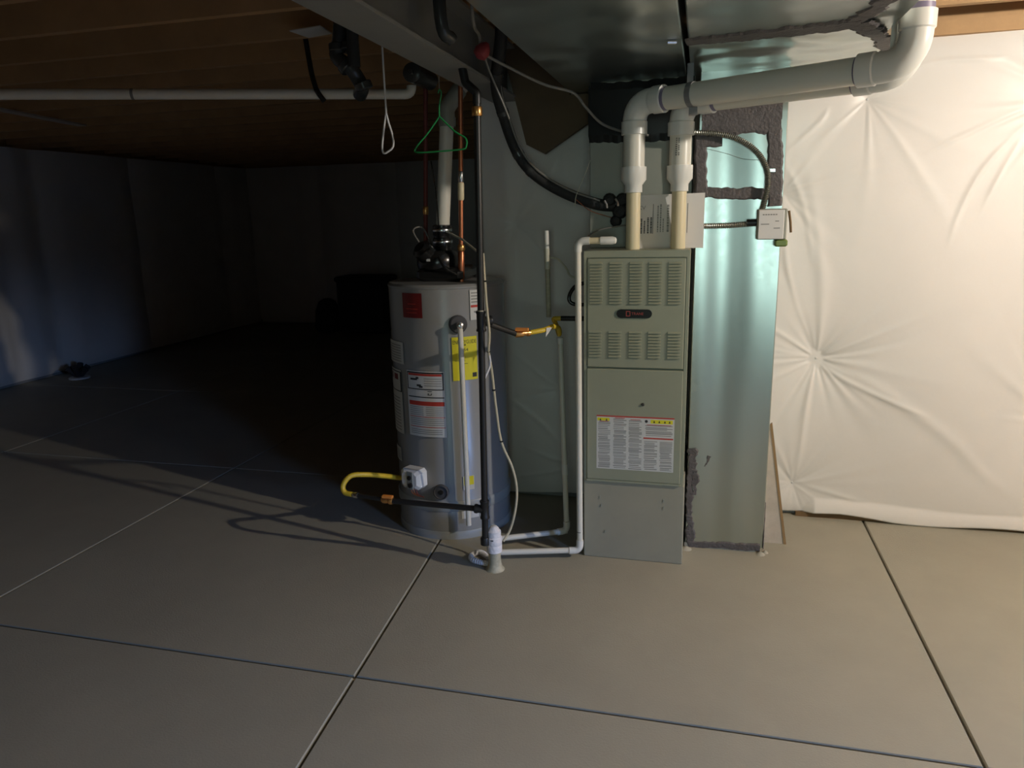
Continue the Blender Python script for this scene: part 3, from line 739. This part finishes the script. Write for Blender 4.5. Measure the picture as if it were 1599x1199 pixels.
for (u, w_, v1_) in ((.33, .018, .78), (.37, .018, .80), (.41, .015, .5), (.47, .03, .78)):
    v = .30
    while v < v1_:
        hh = rr.uniform(.02, .05); print_rects(mb, [(u, v, u + w_, v + hh)], fns, .0008, 1); v += hh + .01
print_text(mb, 'XV', .03, .10, .75, lambda u, v, l: fns(.10 + (u - .10) * 3.0, .75 + (v - .75) * 3.6, l), .0008)
mb.build('text_print', 'greyprint', sh)

# black iron gas pipe --------------------------------------------------------------
GX, GY = -.875, 2.86
gp = thing('gas_pipe', (GX, GY, 0), 'black iron gas pipe dropping from the steel beam in front of the tank', 'gas pipe')
gx = lambda z: -.861 - (1.963 - z) * .0144
MB().tube([(gx(1.99), GY, 1.99), (gx(.16), GY, .16)], .0142, 14).build('riser', 'blackiron', gp, True)
MB().tube(fillet([(gx(1.97), GY, 1.97), (gx(2.0), GY, 2.01), (-.905, GY, 2.05), (-.915, GY, ZT + .003)], .02, 5), .0165, 14).build('beam_offset', 'blackiron', gp, True)
MB().lathe([(.021, 0), (.021, .03), (.018, .035)], (gx(.135), GY, .128), n=14).build('drip_cap', 'blackiron', gp, True)
for z in (.294, 1.125):
    MB().lathe([(.0205, -.042), (.0215, -.036), (.0185, -.03), (.0185, .03), (.0215, .036), (.0205, .042)], (gx(z), GY, z), n=14).build('tee', 'blackiron', gp, True)
    MB().lathe([(.0178, 0), (.0185, .03), (.0215, .036), (.0205, .045)], (gx(z), GY, z), (-1, .02, 0) if z < 1 else (.8, .6, 0), 14).build('tee_branch', 'blackiron', gp, True)
MB().lathe([(.019, 0), (.021, .004), (.021, .03), (.019, .034)], (gx(1.93), GY, 1.925), n=14).build('coupling', 'brass', gp, True)
for z in (1.165, 1.085): MB().lathe([(.0165, 0), (.0165, .006)], (gx(z), GY, z), n=14).build('thread_band', 'cream', gp, True)
# lower branch to the heater
pA = Vector((gx(.294), GY, .294)); pB = atY(612, 782, 2.875); pC = atY(556, 773, 2.885)
MB().tube([pA, pB], .0128, 12).build('branch_pipe', 'blackiron', gp, True)
vd = (pC - pB).normalized()
vl = MB().lathe([(.014, -.005), (.017, .0), (.017, .012), (.013, .016), (.016, .03), (.016, .045), (.012, .05)], pB, vd, 12).build('shutoff_valve', 'brass', gp, True)
MB().box(pB.x - .045, pB.y - .010, pB.z + .014, pB.x + .004, pB.y + .010, pB.z + .024).build('valve_handle', 'orange', vl)
MB().tube([pB + vd * .04, pC + vd * .02], .010, 10).build('nipple', 'blackiron', gp, True)
MB().lathe([(.013, 0), (.0145, .004), (.0145, .022), (.011, .026)], pC - vd * .01, vd, 8).build('flare_nut', 'chrome', gp, True)
e_ = hit(628, 746, HR + .03)
hose = spline([pC + vd * .02, pC + vd * .06 + Vector((0, .002, .004)), atY(536, 757, 2.90), atY(548, 743, 2.93), atY(572, 741, 2.98), atY(600, 743, 3.06), e_ + Vector((-.02, 0, .0)), e_ + Vector((.02, .01, 0))], 10)
MB().tube(resample(hose, .004), [.0115 + .0012 * (k % 2) for k in range(len(resample(hose, .004)))], 12).build('flexible_hose', 'yellowhose', gp, True)
# upper branch toward the furnace
uA = Vector((gx(1.125), GY, 1.125)); uB = atY(806, 521, 3.0); uC = atY(836, 519, 3.06)
MB().tube([uA, uB], .0125, 12).build('branch_pipe', 'blackiron', gp, True)
vd = (uC - uB).normalized()
vl = MB().lathe([(.013, -.005), (.017, 0), (.017, .03), (.012, .034), (.012, .05), (.015, .052), (.015, .065), (.01, .07)], uB, vd, 12).build('shutoff_valve', 'brass', gp, True)
MB().box(uB.x + .0, uB.y - .016, uB.z + .014, uB.x + .055, uB.y + .006, uB.z + .026).build('valve_handle', 'orange', vl)
ends = [uB + vd * .056, atY(850, 515, 3.08), atY(863, 510, 3.13), atY(872, 512, 3.22), atY(873, 522, 3.30), atY(868, 506, 3.34), atY(865, 498, 3.34), atY(876, 497, 3.34)]
hs = resample(spline(ends, 8), .004); MB().tube(hs, [.0105 + .0012 * (k % 2) for k in range(len(hs))], 12).build('flexible_hose', 'yellowhose', gp, True)
p = atY(855, 516, 3.07); MB().prism([p + Vector((-.004, 0, .012)), p + Vector((.018, .01, .012)), p + Vector((-.008, 0, -.03))], (0, .001, 0)).build('paper_tag', 'white', gp)
pE = atY(876, 497, 3.34); MB().tube([pE, Vector((FX0 + .005, 3.34, pE.z))], .012, 12).build('furnace_nipple', 'blackiron', gp, True)

# condensate drains ------------------------------------------------------------------
def cpt(px, py, Y): return atY(px, py, Y)
cx = -.503; cy_ = 3.065
cd = thing('condensate_drain', (cx, cy_, 0), 'thin white plastic drain pipe running down the furnace side with capped top elbow', 'pipe')
ztop = 1.437; RC = .0135
zf = .040
MB().tube([(cx, cy_, ztop - .03), (cx + .006, cy_, zf + .03)], RC, 12).build('riser', 'pvc', cd, True)
MB().tube(fillet([(cx, cy_, ztop - .045), (cx, cy_, ztop), (cx + .05, cy_, ztop)], .03, 6), .0165, 14).build('top_elbow', 'pvcfit', cd, True)
MB().tube([(cx + .04, cy_, ztop), (cx + .10, cy_, ztop)], RC, 12).build('short_pipe', 'cpvc', cd, True)
MB().lathe([(.0165, 0), (.0168, .05), (.013, .062), (.006, .066)], (cx + .095, cy_, ztop), (1, 0, 0), 14).build('end_cap', 'pvcfit', cd, True)
l_ = Vector((-.852, 2.97, .040))
MB().tube(fillet([(cx + .006, cy_, zf + .05), (cx + .006, cy_, zf), Vector((cx + .006, cy_, zf)) + (l_ - Vector((cx, cy_, zf))).normalized() * .05], .03, 6), .0165, 14).build('floor_elbow', 'pvcfit', cd, True)
r0 = Vector((cx, cy_, zf)); dl = (l_ - r0).normalized()
MB().tube([r0 + dl * .03, l_], RC, 12).build('floor_run', 'pvc', cd, True)
MB().lathe([(.0142, 0), (.0142, .004)], (cx + .004, cy_, .13), n=12).build('joint_ring', 'greycable', cd, True)
# second drain: leaning pipe behind with its own run along the floor
x2 = atY(889, 790, 3.28); pa = atY(875, 533, 3.40); pbm = Vector((-.590, 3.25, .045))
c2 = thing('condensate_drain', (pbm.x, pbm.y, 0), 'leaning white plastic drain pipe behind the upright drain pipe', 'pipe')
MB().tube([pa, pbm + Vector((-.002, 0, .02))], RC, 12).build('riser', 'pvc', c2, True)
MB().lathe([(.014, 0), (.0165, .002), (.0165, .03), (.008, .036)], pa - Vector((0, 0, .012)), n=12).build('end_cap', 'pvcfit', c2, True)
l2 = Vector((-.885, 3.10, .045))
MB().tube(fillet([pbm + Vector((-.002, 0, .05)), pbm, pbm + (l2 - pbm).normalized() * .05], .03, 6), .0165, 14).build('floor_elbow', 'pvcfit', c2, True)
MB().tube([pbm, l2], RC, 12).build('floor_run', 'pvc', c2, True)
q_ = pbm.lerp(pa, .30); MB().lathe([(.016, 0), (.016, .05)], q_, pa - pbm, 12).build('coupling', 'pvcfit', c2, True)
# trap vent stub with its white cap, hose clamp and grey pipe down to the gas valve
c3 = thing('drain_standpipe', (-.70, 3.46, 1.05), 'short standpipe with a bright white top beside the furnace side', 'pipe')
a = atY(857, 495, 3.46); b = atY(855, 420, 3.46); c_ = atY(853, 360, 3.46)
MB().tube([a, b], .012, 12).build('grey_pipe', 'dirtypvc', c3, True)
MB().tube([b, atY(854, 388, 3.46)], .0145, 12).build('rubber_sleeve', 'tubing', c3, True)
MB().tube([atY(854, 390, 3.46), c_], .0125, 12).build('white_top', 'pvcfit', c3, True)
MB().tube(spline([atY(860, 402, 3.46), atY(872, 405, 3.44), atY(885, 420, 3.40), atY(893, 432, 3.36), Vector((FX0 + .004, 3.34, atY(900, 440, 3.34).z))]), .005, 8).build('small_tube', 'tubing', c3, True)
tag(MB().tube(spline([Vector((FX0 + .004, 3.30, atY(912, 440, 3.3).z)), atY(900, 446, 3.28), atY(889, 462, 3.28), atY(894, 474, 3.28), Vector((FX0 + .004, 3.30, atY(912, 476, 3.3).z))]), .009, 10).build('rubber_hose', 'blackplastic', smooth=True), 'small black rubber hose looping out of the furnace side', 'hose')

# floor standpipe with tape, in front of the pipe foot
fs = thing('floor_drain_stub', (-.853, 2.884, 0), 'stubby floor drain pipe wrapped in white tape on the slab', 'pipe')
sx, sy = -.853, 2.884
MB().lathe([(.044, 0), (.034, .012), (.030, .03), (.0275, .05), (.0275, .11)], (sx, sy, 0), n=20).build('stub_pipe', 'dirtypvc', fs, True)
MB().lathe([(.029, .085), (.034, .088), (.0345, .12), (.0335, .122), (.0345, .125), (.035, .155), (.033, .158), (.031, .16), (.031, .185), (.026, .19), (.02, .20), (.014, .207), (.004, .209)], (sx, sy, 0), n=20).build('tape_wrap', 'wrap', fs, True)
MB().box(sx - .006, sy - .0365, .150, sx + .006, sy - .033, .154).build('dark_mark', 'darkprint', fs)
# corrugated tube curling out behind the stub
ct = resample(spline([(sx - .02, 2.93, .03), (sx - .05, 2.95, .016), (sx - .085, 2.99, .014), (sx - .115, 3.00, .014), (sx - .135, 2.965, .014), (sx - .12, 2.925, .014), (sx - .07, 2.905, .014), (sx - .022, 2.895, .016)], 10), .004)
tag(MB().tube(ct, [.011 + .0025 * (k % 2) for k in range(len(ct))], 12).build('corrugated_tube', 'wrap', smooth=True), 'pale corrugated tube curled on the slab behind the taped drain stub', 'tube')

# cream cable tied along the gas pipe, hanging in a loop to the floor
cb = thing('cream_cable', (-.80, 2.9, 0), 'cream cable tied to the black gas pipe and drooping to the floor', 'cable')
pts = [atY(754, 395, 2.885), atY(757, 440, 2.888), atY(760, 480, 2.855), atY(764, 520, 2.834), atY(763, 550, 2.86), atY(768, 580, 2.92), atY(775, 640, 2.94), atY(783, 690, 2.95), atY(800, 730, 2.96), atY(807, 765, 2.96), atY(804, 800, 2.95), atY(796, 828, 2.95), atY(786, 845, 2.93)]
MB().tube(spline(pts, 6), .0058, 8).build('cable', 'cream', cb, True)
MB().tube(spline([atY(764, 554, 2.866), atY(765, 570, 2.90), atY(757, 590, 2.90)], 6), .0052, 8).build('cable_end', 'wrap', cb, True)
for px, py, yy in ((757, 440, 2.888), (763, 550, 2.86), (771, 610, 2.93), (783, 690, 2.95)):
    p = atY(px, py, yy); MB().lathe([(.0075, 0), (.0075, .006)], p, n=8).build('cable_tie', 'blackplastic', cb)
    
# heater flue and water pipes ------------------------------------------------------
hv = thing('flue_pipe', (VX, VY, HT + .26), 'white plastic flue pipe rising from the tank top to a grey elbow', 'pipe')
zt = atY(697, 182, VY).z; vx2 = atY(698, 182, VY).x
MB().tube([(VX, VY, HT + .22), (vx2, VY, zt)], .033, 18).build('flue', 'pvc', hv, True)
MB().tube(fillet([(vx2, VY, zt - .03), (vx2, VY, zt + .035), (vx2 + .055, VY + .035, zt + .12)], .05, 8), .037, 18).build('elbow', 'galvdull', hv, True)
MB().lathe([(.040, 0), (.040, .04)], (vx2, VY, zt - .045), n=20).build('elbow_hub', 'galvdull', hv, True)
o0 = Vector((vx2 + .05, VY + .032, zt + .112)); MB().tube(fillet([o0, o0 + Vector((.033, .021, .051)), Vector((o0.x + .033, o0.y + .021, ZS))], .04, 6), .033, 18).build('outlet_pipe', 'pvc', hv, True)
MB().tube(spline([(VX - .005, VY - .034, HT + .26), (VX - .010, VY - .036, HT + .40), (VX - .022, VY - .038, HT + .52), (VX - .03, VY - .03, HT + .56)]), .0035, 6).build('black_wire', 'blackplastic', hv)
def wpipe(px, pyb, Y, mt, nm, label, fittings):
    p0 = atY(px[0], pyb, Y); p1 = atY(px[1], 110, Y)
    p0 = Vector((p0.x, Y, HT - .005)); t = thing(nm, (p0.x, Y, HT), label, 'pipe')
    p1.z = ZJ + .1
    MB().tube([p0, p1], .011, 10).build('pipe_run', mt, t, True)
    for (z0, z1, r, mm) in fittings:
        a_ = p0.lerp(p1, (z0 - p0.z) / (p1.z - p0.z)); MB().lathe([(r * .8, 0), (r, .006), (r, z1 - z0 - .006), (r * .8, z1 - z0)], a_, p1 - p0, 12).build('fitting', mm, t, True)
    return t
wpipe((720, 722), 430, 3.30, 'copper', 'water_pipe', 'bright copper water pipe standing on the tank beside the black gas pipe', [(1.26, 1.39, .016, 'copper'), (1.39, 1.42, .018, 'brass'), (1.62, 1.70, .015, 'cpvc'), (1.70, 1.75, .013, 'chrome')])
wpipe((663, 668), 400, 3.46, 'redpipe', 'water_pipe', 'dull reddish water pipe standing on the tank left of the flue', [(1.38, 1.42, .016, 'chrome'), (1.56, 1.60, .014, 'brass')])
tag(MB().tube([Vector((VX + .03, VY - .03, HT + .235)), atY(722, 374, 3.20), atY(753, 399, 2.888)], .005, 8).build('drain_tube', 'tubing', smooth=True), 'thin pale tube slanting down from the flue coupling', 'tube')

# ================================================================== OVERHEAD
bm_ = thing('steel_beam', (-.96, 2.5, ZT), 'grey steel I-beam carrying the dark ceiling joists', 'beam')
bmx0, bmx1 = -1.045, -.895
MB().box(bmx0, -3.9, ZT, bmx1, YW + .1, ZT + .012).build('lower_flange', 'steelbeam', bm_)
MB().box((bmx0 + bmx1) / 2 - .005, -3.9, ZT + .012, (bmx0 + bmx1) / 2 + .005, YW + .1, ZJ - .012).build('web', 'steelbeam', bm_)
MB().box(bmx0, -3.9, ZJ - .012, bmx1, YW + .1, ZJ).build('upper_flange', 'steelbeam', bm_)

# insulated refrigerant line
ls = thing('refrigerant_line', (-.6, 3.4, 1.6), 'black foam insulated refrigerant line sweeping down to the plenum', 'hose')
pts = [Vector((-.80, 2.95, ZS)), Vector((-.80, 3.03, 2.28)), atY(775, 130, 3.2), atY(788, 185, 3.3), atY(808, 238, 3.33), atY(835, 272, 3.34), atY(880, 300, 3.345), atY(930, 318, 3.35), Vector((atY(960, 322, 3.36).x, 3.365, atY(960, 322, 3.36).z))]
MB().tube(spline(pts, 8), .026, 14).build('insulation', 'foam', ls, True)
MB().tube([v + Vector((.022, -.022, .012)) for v in spline(pts[:-1], 8)], .005, 8).build('liquid_line', 'greycable', ls, True)
for i in (14, 22, 32, 38):
    sp2 = spline(pts, 8); d = sp2[i + 1] - sp2[i]; MB().lathe([(.0275, 0), (.0275, .02)], sp2[i], d, 14).build('tape_band', 'abs', ls, True)
# thin wires by the plenum
tag(MB().tube(spline([atY(922, 250, 3.33), atY(912, 275, 3.33), atY(900, 305, 3.313), atY(898, 322, 3.313)]), .0018, 6).build('loose_wire', 'tubing'), 'thin pale loose wire hanging beside the plenum', 'wire')
tag(MB().tube(spline([atY(900, 312, 3.32), atY(920, 328, 3.33), atY(945, 337, 3.34), atY(958, 340, 3.35)]), .0018, 6).build('loose_wire', 'copper'), 'thin copper-tipped wire crossing below the black refrigerant line', 'wire')
tag(MB().tube(spline([atY(918, 368, 3.30), atY(940, 358, 3.31), atY(975, 352, 3.33), Vector((-.30, 3.36, atY(985, 352, 3.36).z))]), .0035, 6).build('loose_wire', 'greycable'), 'grey wire arching over the furnace top near the end cap', 'wire')
# grey cable with red tape overhead
gc = thing('grey_cable', (-.7, 2.8, 2.1), 'grey cable with a red tape knot strung below the supply trunk', 'cable')
pts = [Vector((atZ(733, 3, 2.2).x, atZ(733, 3, 2.2).y + .06, ZS)), atZ(737, 14, 2.16), atY(748, 55, 2.75), atY(755, 82, 2.8), atY(800, 108, 2.9), atY(850, 132, 3.0), atY(895, 145, 3.08), atY(915, 168, 3.12), atY(940, 193, 3.20), atY(975, 206, 3.283), atY(1012, 211, 3.357)]
MB().tube(spline(pts, 8), .0055, 8).build('cable', 'greycable', gc, True)
p = atY(753, 80, 2.8); MB().lathe([(.008, -.03), (.026, -.02), (.03, 0), (.022, .02), (.008, .035)], p, (.5, .3, .8), 10).build('tape_knot', 'pinktape', gc, True)
tag(MB().tube(spline([p, atY(768, 120, 2.85), atY(785, 160, 2.9), atY(795, 185, 2.95)]), .004, 6).build('hanging_wire', 'greycable'), 'dark wire hanging from the red tape knot', 'wire')
# brown board hanging next to plenum
pp = [(785, 150), (920, 150), (918, 192), (850, 240), (822, 226)]
P = [atY(x, y_, 3.62) for x, y_ in pp]; P[0].z = ZJ; P[1].z = ZT - .004; P[1:1] = [Vector((-.632, 3.62, ZJ)), Vector((-.632, 3.62, ZT - .004))]
tag(MB().prism(P, (0, .04, 0)).build('brown_board', 'kraft'), 'dark brown board hanging from the joists against the blanket', 'board')
# armoured conduits and junction box
jb = thing('junction_box', (.27, 3.26, 1.42), 'grey steel junction box with printed white cover on the return duct', 'junction box')
a, b = atY(1187, 328, 3.225), atY(1222, 373, 3.225)
JX0, JX1, JZ0, JZ1 = a.x - .004, b.x + .002, b.z, a.z
MB().bbox(JX0 - .004, 3.228, JZ0 - .002, JX1 + .012, DY0, JZ1 + .004, .004).build('box_body', 'galvdull', jb)
jc = MB().bbox(JX0, 3.222, JZ0, JX1, 3.228, JZ1, .002).build('cover_plate', 'white', jb)
fj = lambda u, v, l: (JX0 + u * (JX1 - JX0), 3.2213, JZ0 + v * (JZ1 - JZ0))
print_rects(MB(), [(.15 + .1 * k, .82, .22 + .1 * k, .86) for k in range(6)] + [(.1, .50, .42, .53), (.65, .6, .8, .63), (.6, .36, .85, .39)], fj, 0, 1).build('cover_print', 'greyprint', jc)
MB().bbox(JX1 - .03, 3.235, JZ0 - .032, JX1 + .02, DY0 - .005, JZ0 - .002, .006).build('green_bracket', 'greenwire', jb)
MB().tube([(JX1 + .018, 3.24, JZ1 - .005), (JX1 + .026, 3.24, JZ1 - .05), (JX1 + .03, 3.24, JZ0 + .025)], .005, 8).build('rust_rod', 'oldwood', jb)
def conduit(pts, label, r=.0105):
    P = even(spline(pts, 10), .0038)
    return tag(MB().tube(P, [r - .0015 + .0035 * (k % 2) for k in range(len(P))], 12).build('armoured_cable', 'conduit'), label, 'conduit')
Yc = 3.262
conduit([Vector((-.112, 3.357, atY(1062, 206, 3.30).z)), atY(1066, 206, 3.305), atY(1085, 207, Yc), atY(1120, 209, Yc), atY(1150, 216, Yc), atY(1180, 235, Yc), atY(1197, 262, Yc), atY(1199, 290, Yc), atY(1193, 318, Yc), Vector((JX0 + .012, 3.255, JZ1 - .01))], 'armoured steel cable arching over the return duct into the junction box')
conduit([Vector((SX1 - .004, 3.276, atY(1098, 353, 3.27).z)), atY(1110, 353, 3.268), atY(1140, 352, 3.26), atY(1165, 350, 3.26), Vector((JX0 + .002, 3.26, atY(1180, 349, 3.26).z))], 'straight armoured steel cable between the booklet and the junction box')
p = atY(1174, 348, 3.26); tag(MB().tube([p + Vector((-.02, 0, 0)), p + Vector((.018, 0, .001))], .0155, 10).build('cable_connector', 'blackiron', smooth=True), 'dark cable connector on the side of the junction box', 'connector')
p = atY(1205, 266, 3.28); tag(MB().box(p.x - .018, 3.276, p.z - .006, p.x + .014, DY0, p.z + .006).build('cable_clip', 'chrome'), 'small bright clip holding the arched cable to the duct', 'clip')

# leaning board beside the return duct and wood strip at the wall foot
p0 = atZ(1228, 851, 0); 
lb = thing('leaning_board', (p0.x - .06, 3.42, 0), 'thin pale board leaning between the return duct and the blanket', 'board')
t0 = atY(1206, 664, 3.44)
poly = [(p0.x, 3.405, 0), (t0.x, 3.45, t0.z), (DX1 + .002, 3.45, t0.z - .01), (DX1 + .002, 3.405, .0)]
MB().prism(poly, (-.0, .006, 0)).build('board_sheet', 'cardboard', lb)
MB().prism([(p0.x, 3.402, 0), (t0.x, 3.447, t0.z + .01), (t0.x - .009, 3.447, t0.z), (p0.x - .012, 3.402, 0)], (0, .010, 0)).build('board_edge', 'boardedge', lb)
structure(MB().box(.515, YW - .040, 0, 4.9, YW - .002, .024).build('baseboard_back', 'oldwood'))

# dim things overhead on the left --------------------------------------------------
dp = thing('drain_line', (-3, 2.9, 2.1), 'long white drain pipe hung below the dark joists', 'pipe')
a, b = atZ(0, 147, 2.1), atZ(600, 147, 2.1); d = (b - a).normalized()
_e = atZ(643, 147, 2.1)
MB().tube(fillet([a - d * 2.2, _e, Vector((_e.x, _e.y, atY(643, 113, 3.2).z - .03))], .04, 6), .0225, 14).build('pipe_run', 'pvc', dp, True)
p = atZ(503, 147, 2.1); MB().tube(spline([p + Vector((-.06, 0, .235)), p + Vector((-.045, 0, .10)), p + Vector((-.015, -.03, .03)), p + Vector((.0, -.035, 0)), p + Vector((.02, -.02, -.035))]), .012, 8).build('hanger_strap', 'blackplastic', dp, True)
MB().lathe([(.0228, 0), (.0228, .012)], atZ(205, 147, 2.1), d, 14).build('joint_ring', 'greycable', dp, True)
# trap of dark plastic fittings
tp = thing('drain_trap', (-1.35, 2.9, 2.1), 'dark plastic drain trap fittings hung beside the white drain pipe', 'pipe')
Yt = 3.0
A = [atY(533, 30, Yt), atY(530, 62, Yt), atY(526, 88, Yt), atY(545, 104, Yt), atY(556, 118, Yt + .02), atY(565, 136, Yt + .05), atY(562, 148, Yt + .1)]
A[0].z = ZJ + .05
MB().tube(spline(A, 8), .030, 16).build('trap_bend', 'abs', tp, True)
for px, py, ax_ in ((545, 74, (0, .2, 1)), (527, 74, (0, 0, 1)), (541, 104, (.6, 0, -.7)), (568, 134, (.3, .2, -1))):
    MB().lathe([(.032, -.016), (.036, -.012), (.036, .012), (.032, .016)], atY(px, py, Yt), ax_, 18).build('fitting_hub', 'abs', tp, True)
p = atY(551, 68, Yt - .02); MB().tube([Vector((p.x, p.y, ZJ + .05)), p + Vector((0, 0, -.09))], .026, 14).build('branch_pipe', 'abs', tp, True)
p = atY(643, 113, 3.2); co = thing('cleanout_plug', p, 'dark round cleanout plug facing out below the joists', 'plug')
MB().lathe([(.042, .22), (.042, 0), (.036, -.004), (.012, -.006), (.012, -.018), (.010, -.02)], p, (0, 1, 0), 20).build('plug', 'abs', co, True)
MB().tube([p + Vector((0, .18, 0)), Vector((p.x, p.y + .2, ZJ + .02))], .03, 14).build('riser', 'abs', co, True)
# white cord loop
lp = thing('cord_loop', atY(601, 130, 3.0), 'white cord hanging in a loop from the ceiling joists', 'cord')
top = atY(600, 128, 3.0); k0 = atY(603, 176, 3.0)
MB().tube([Vector((top.x, 3.0, ZS)), top, k0], .0042, 8).build('cord', 'whitecord', lp, True)
MB().tube(spline([k0, atY(599, 205, 3.0), atY(597, 228, 3.0), atY(599, 239, 3.0), atY(607, 236, 3.0), atY(614, 228, 3.0), atY(613, 212, 3.0), atY(607, 192, 3.0), k0], 5), .0042, 8).build('loop', 'whitecord', lp, True)
# green hanger
Yh = 2.95
hg = thing('coat_hanger', atY(687, 182, Yh), 'green plastic coat hanger hung in front of the flue pipe', 'hanger')
hk = [atY(684, 146, Yh), atY(686, 140, Yh), atY(689, 146, Yh), atY(686, 165, Yh), atY(686, 182, Yh)]
MB().tube(spline(hk, 6), .0028, 8).build('hook', 'green', hg, True)
MB().tube(spline([atY(686, 182, Yh), atY(668, 208, Yh), atY(650, 230, Yh), atY(652, 238, Yh), atY(690, 236, Yh), atY(722, 233, Yh), atY(728, 228, Yh), atY(727, 216, Yh), atY(710, 205, Yh), atY(686, 182, Yh)], 6), .0034, 8).build('frame', 'green', hg, True)
w0 = atY(686, 141, Yh); tag(MB().tube([(w0.x, Yh, w0.z + .002), (w0.x, Yh, ZS)], .002, 6).build('hook_wire', 'greycable'), 'thin wire the green hanger hangs from', 'wire')
# pale strip under joists, metal plate
a, b = atZ(-60, 161, ZJ - .012), atZ(128, 197, ZJ - .012)
d = (b - a).normalized(); s_ = Vector((d.y, -d.x, 0)) * .04
tag(MB().prism([a - s_, b - s_, b + s_, a + s_], (0, 0, .012)).build('wood_strip', 'cardboard'), 'pale narrow strip fixed under the dark joists', 'strip')
P = [atZ(x, y_, ZJ - .004) for x, y_ in ((452, 49), (500, 41), (506, 47), (470, 54))]
P[2].y += .07; P[3].y += .065   # far edge fixed to the joist
tag(MB().prism(P, (0, 0, .004)).build('metal_plate', 'labelwhite'), 'small pale plate fixed under a ceiling joist near the trap', 'plate')
# short hanging hardware between beam and trunk
p = atY(688, 28, 2.5); hwp = [p + Vector((0, 0, .12)), p, p + Vector((.02, .05, -.06))]; hwp[0].z = ZS
tag(MB().tube(spline(hwp, 6), .022, 12).build('pipe_offcut', 'abs', smooth=True), 'short dark pipe stub between the steel beam and the trunk', 'pipe')
# dark things by the far walls
a = atX(112, 588, XL + .25)
p = atZ(112, 590, 0); so = thing('dark_bundle', (p.x + .05, p.y, 0), 'small dark bundle on a pale base against the shaded side blanket', 'bundle')
MB().lathe([(.10, 0), (.10, .015), (.08, .02)], (p.x + .1, p.y, 0), n=14).build('pale_base', 'labelwhite', so)
mb = MB()
for k in range(6):
    a_ = k * 1.05; mb.tube(spline([(p.x + .1, p.y, .015), (p.x + .1 + .06 * math.cos(a_), p.y + .06 * math.sin(a_), .08), (p.x + .1 + .10 * math.cos(a_), p.y + .10 * math.sin(a_), .10 + .02 * (k % 3))]), .03, 8)
mb.build('bundle', 'darkbox', so, True)
p = atY(572, 500, 9.3); bxh = atY(572, 434, 9.3).z
db = thing('storage_box', (p.x, 9.4, 0), 'dark storage box standing against the far wall', 'box')
MB().bbox(p.x - .35, 9.15, 0, p.x + .35, 9.6, bxh, .02).build('box_body', 'darkbox', db)
MB().bbox(p.x - .37, 9.13, bxh - .05, p.x + .37, 9.62, bxh + .03, .02).build('lid', 'darkbox', db)
p = atY(508, 505, 9.2)
tag(MB().lathe([(.16, 0), (.19, .05), (.17, .30), (.12, .42), (.05, .46)], (p.x, 9.3, 0), n=20).build('dark_sack', 'darkbox', smooth=True), 'dark slumped sack beside the storage box at the far wall', 'sack')

# ================================================================== LAMP (outside the frame, lights the room)
lm = thing('bulb_fixture_offscreen', (LAMP.x, LAMP.y, LAMP.z), 'bare bulb in a porcelain holder under the joists', 'lamp')
MB().lathe([(.055, 0), (.055, .02), (.03, .035), (.022, .06)][::-1] if False else [(.022, .03), (.03, .05), (.055, .065), (.055, ZJ - LAMP.z)], LAMP, n=24).build('holder', 'porcelain', lm, True)
MB().lathe([(.003, -.036), (.018, -.030), (.029, -.015), (.032, 0), (.028, .016), (.016, .03)], LAMP, n=20).build('bulb_offscreen', 'bulb', lm, True)

for o in bpy.data.objects:
    if '_o' in o: del o['_o']
for o in bpy.data.objects:
    nm_ = o.name.split('.')[0]
    if o.type == 'MESH' and o.parent is not None and nm_ in ('text_print', 'picture_print', 'border_print', 'heading_print', 'symbol_print', 'pipe_print', 'cover_print', 'red_print', 'lettering', 'red_emblem', 'rule_print') and len(o.data.polygons) > 6: o['kind'] = 'stuff'
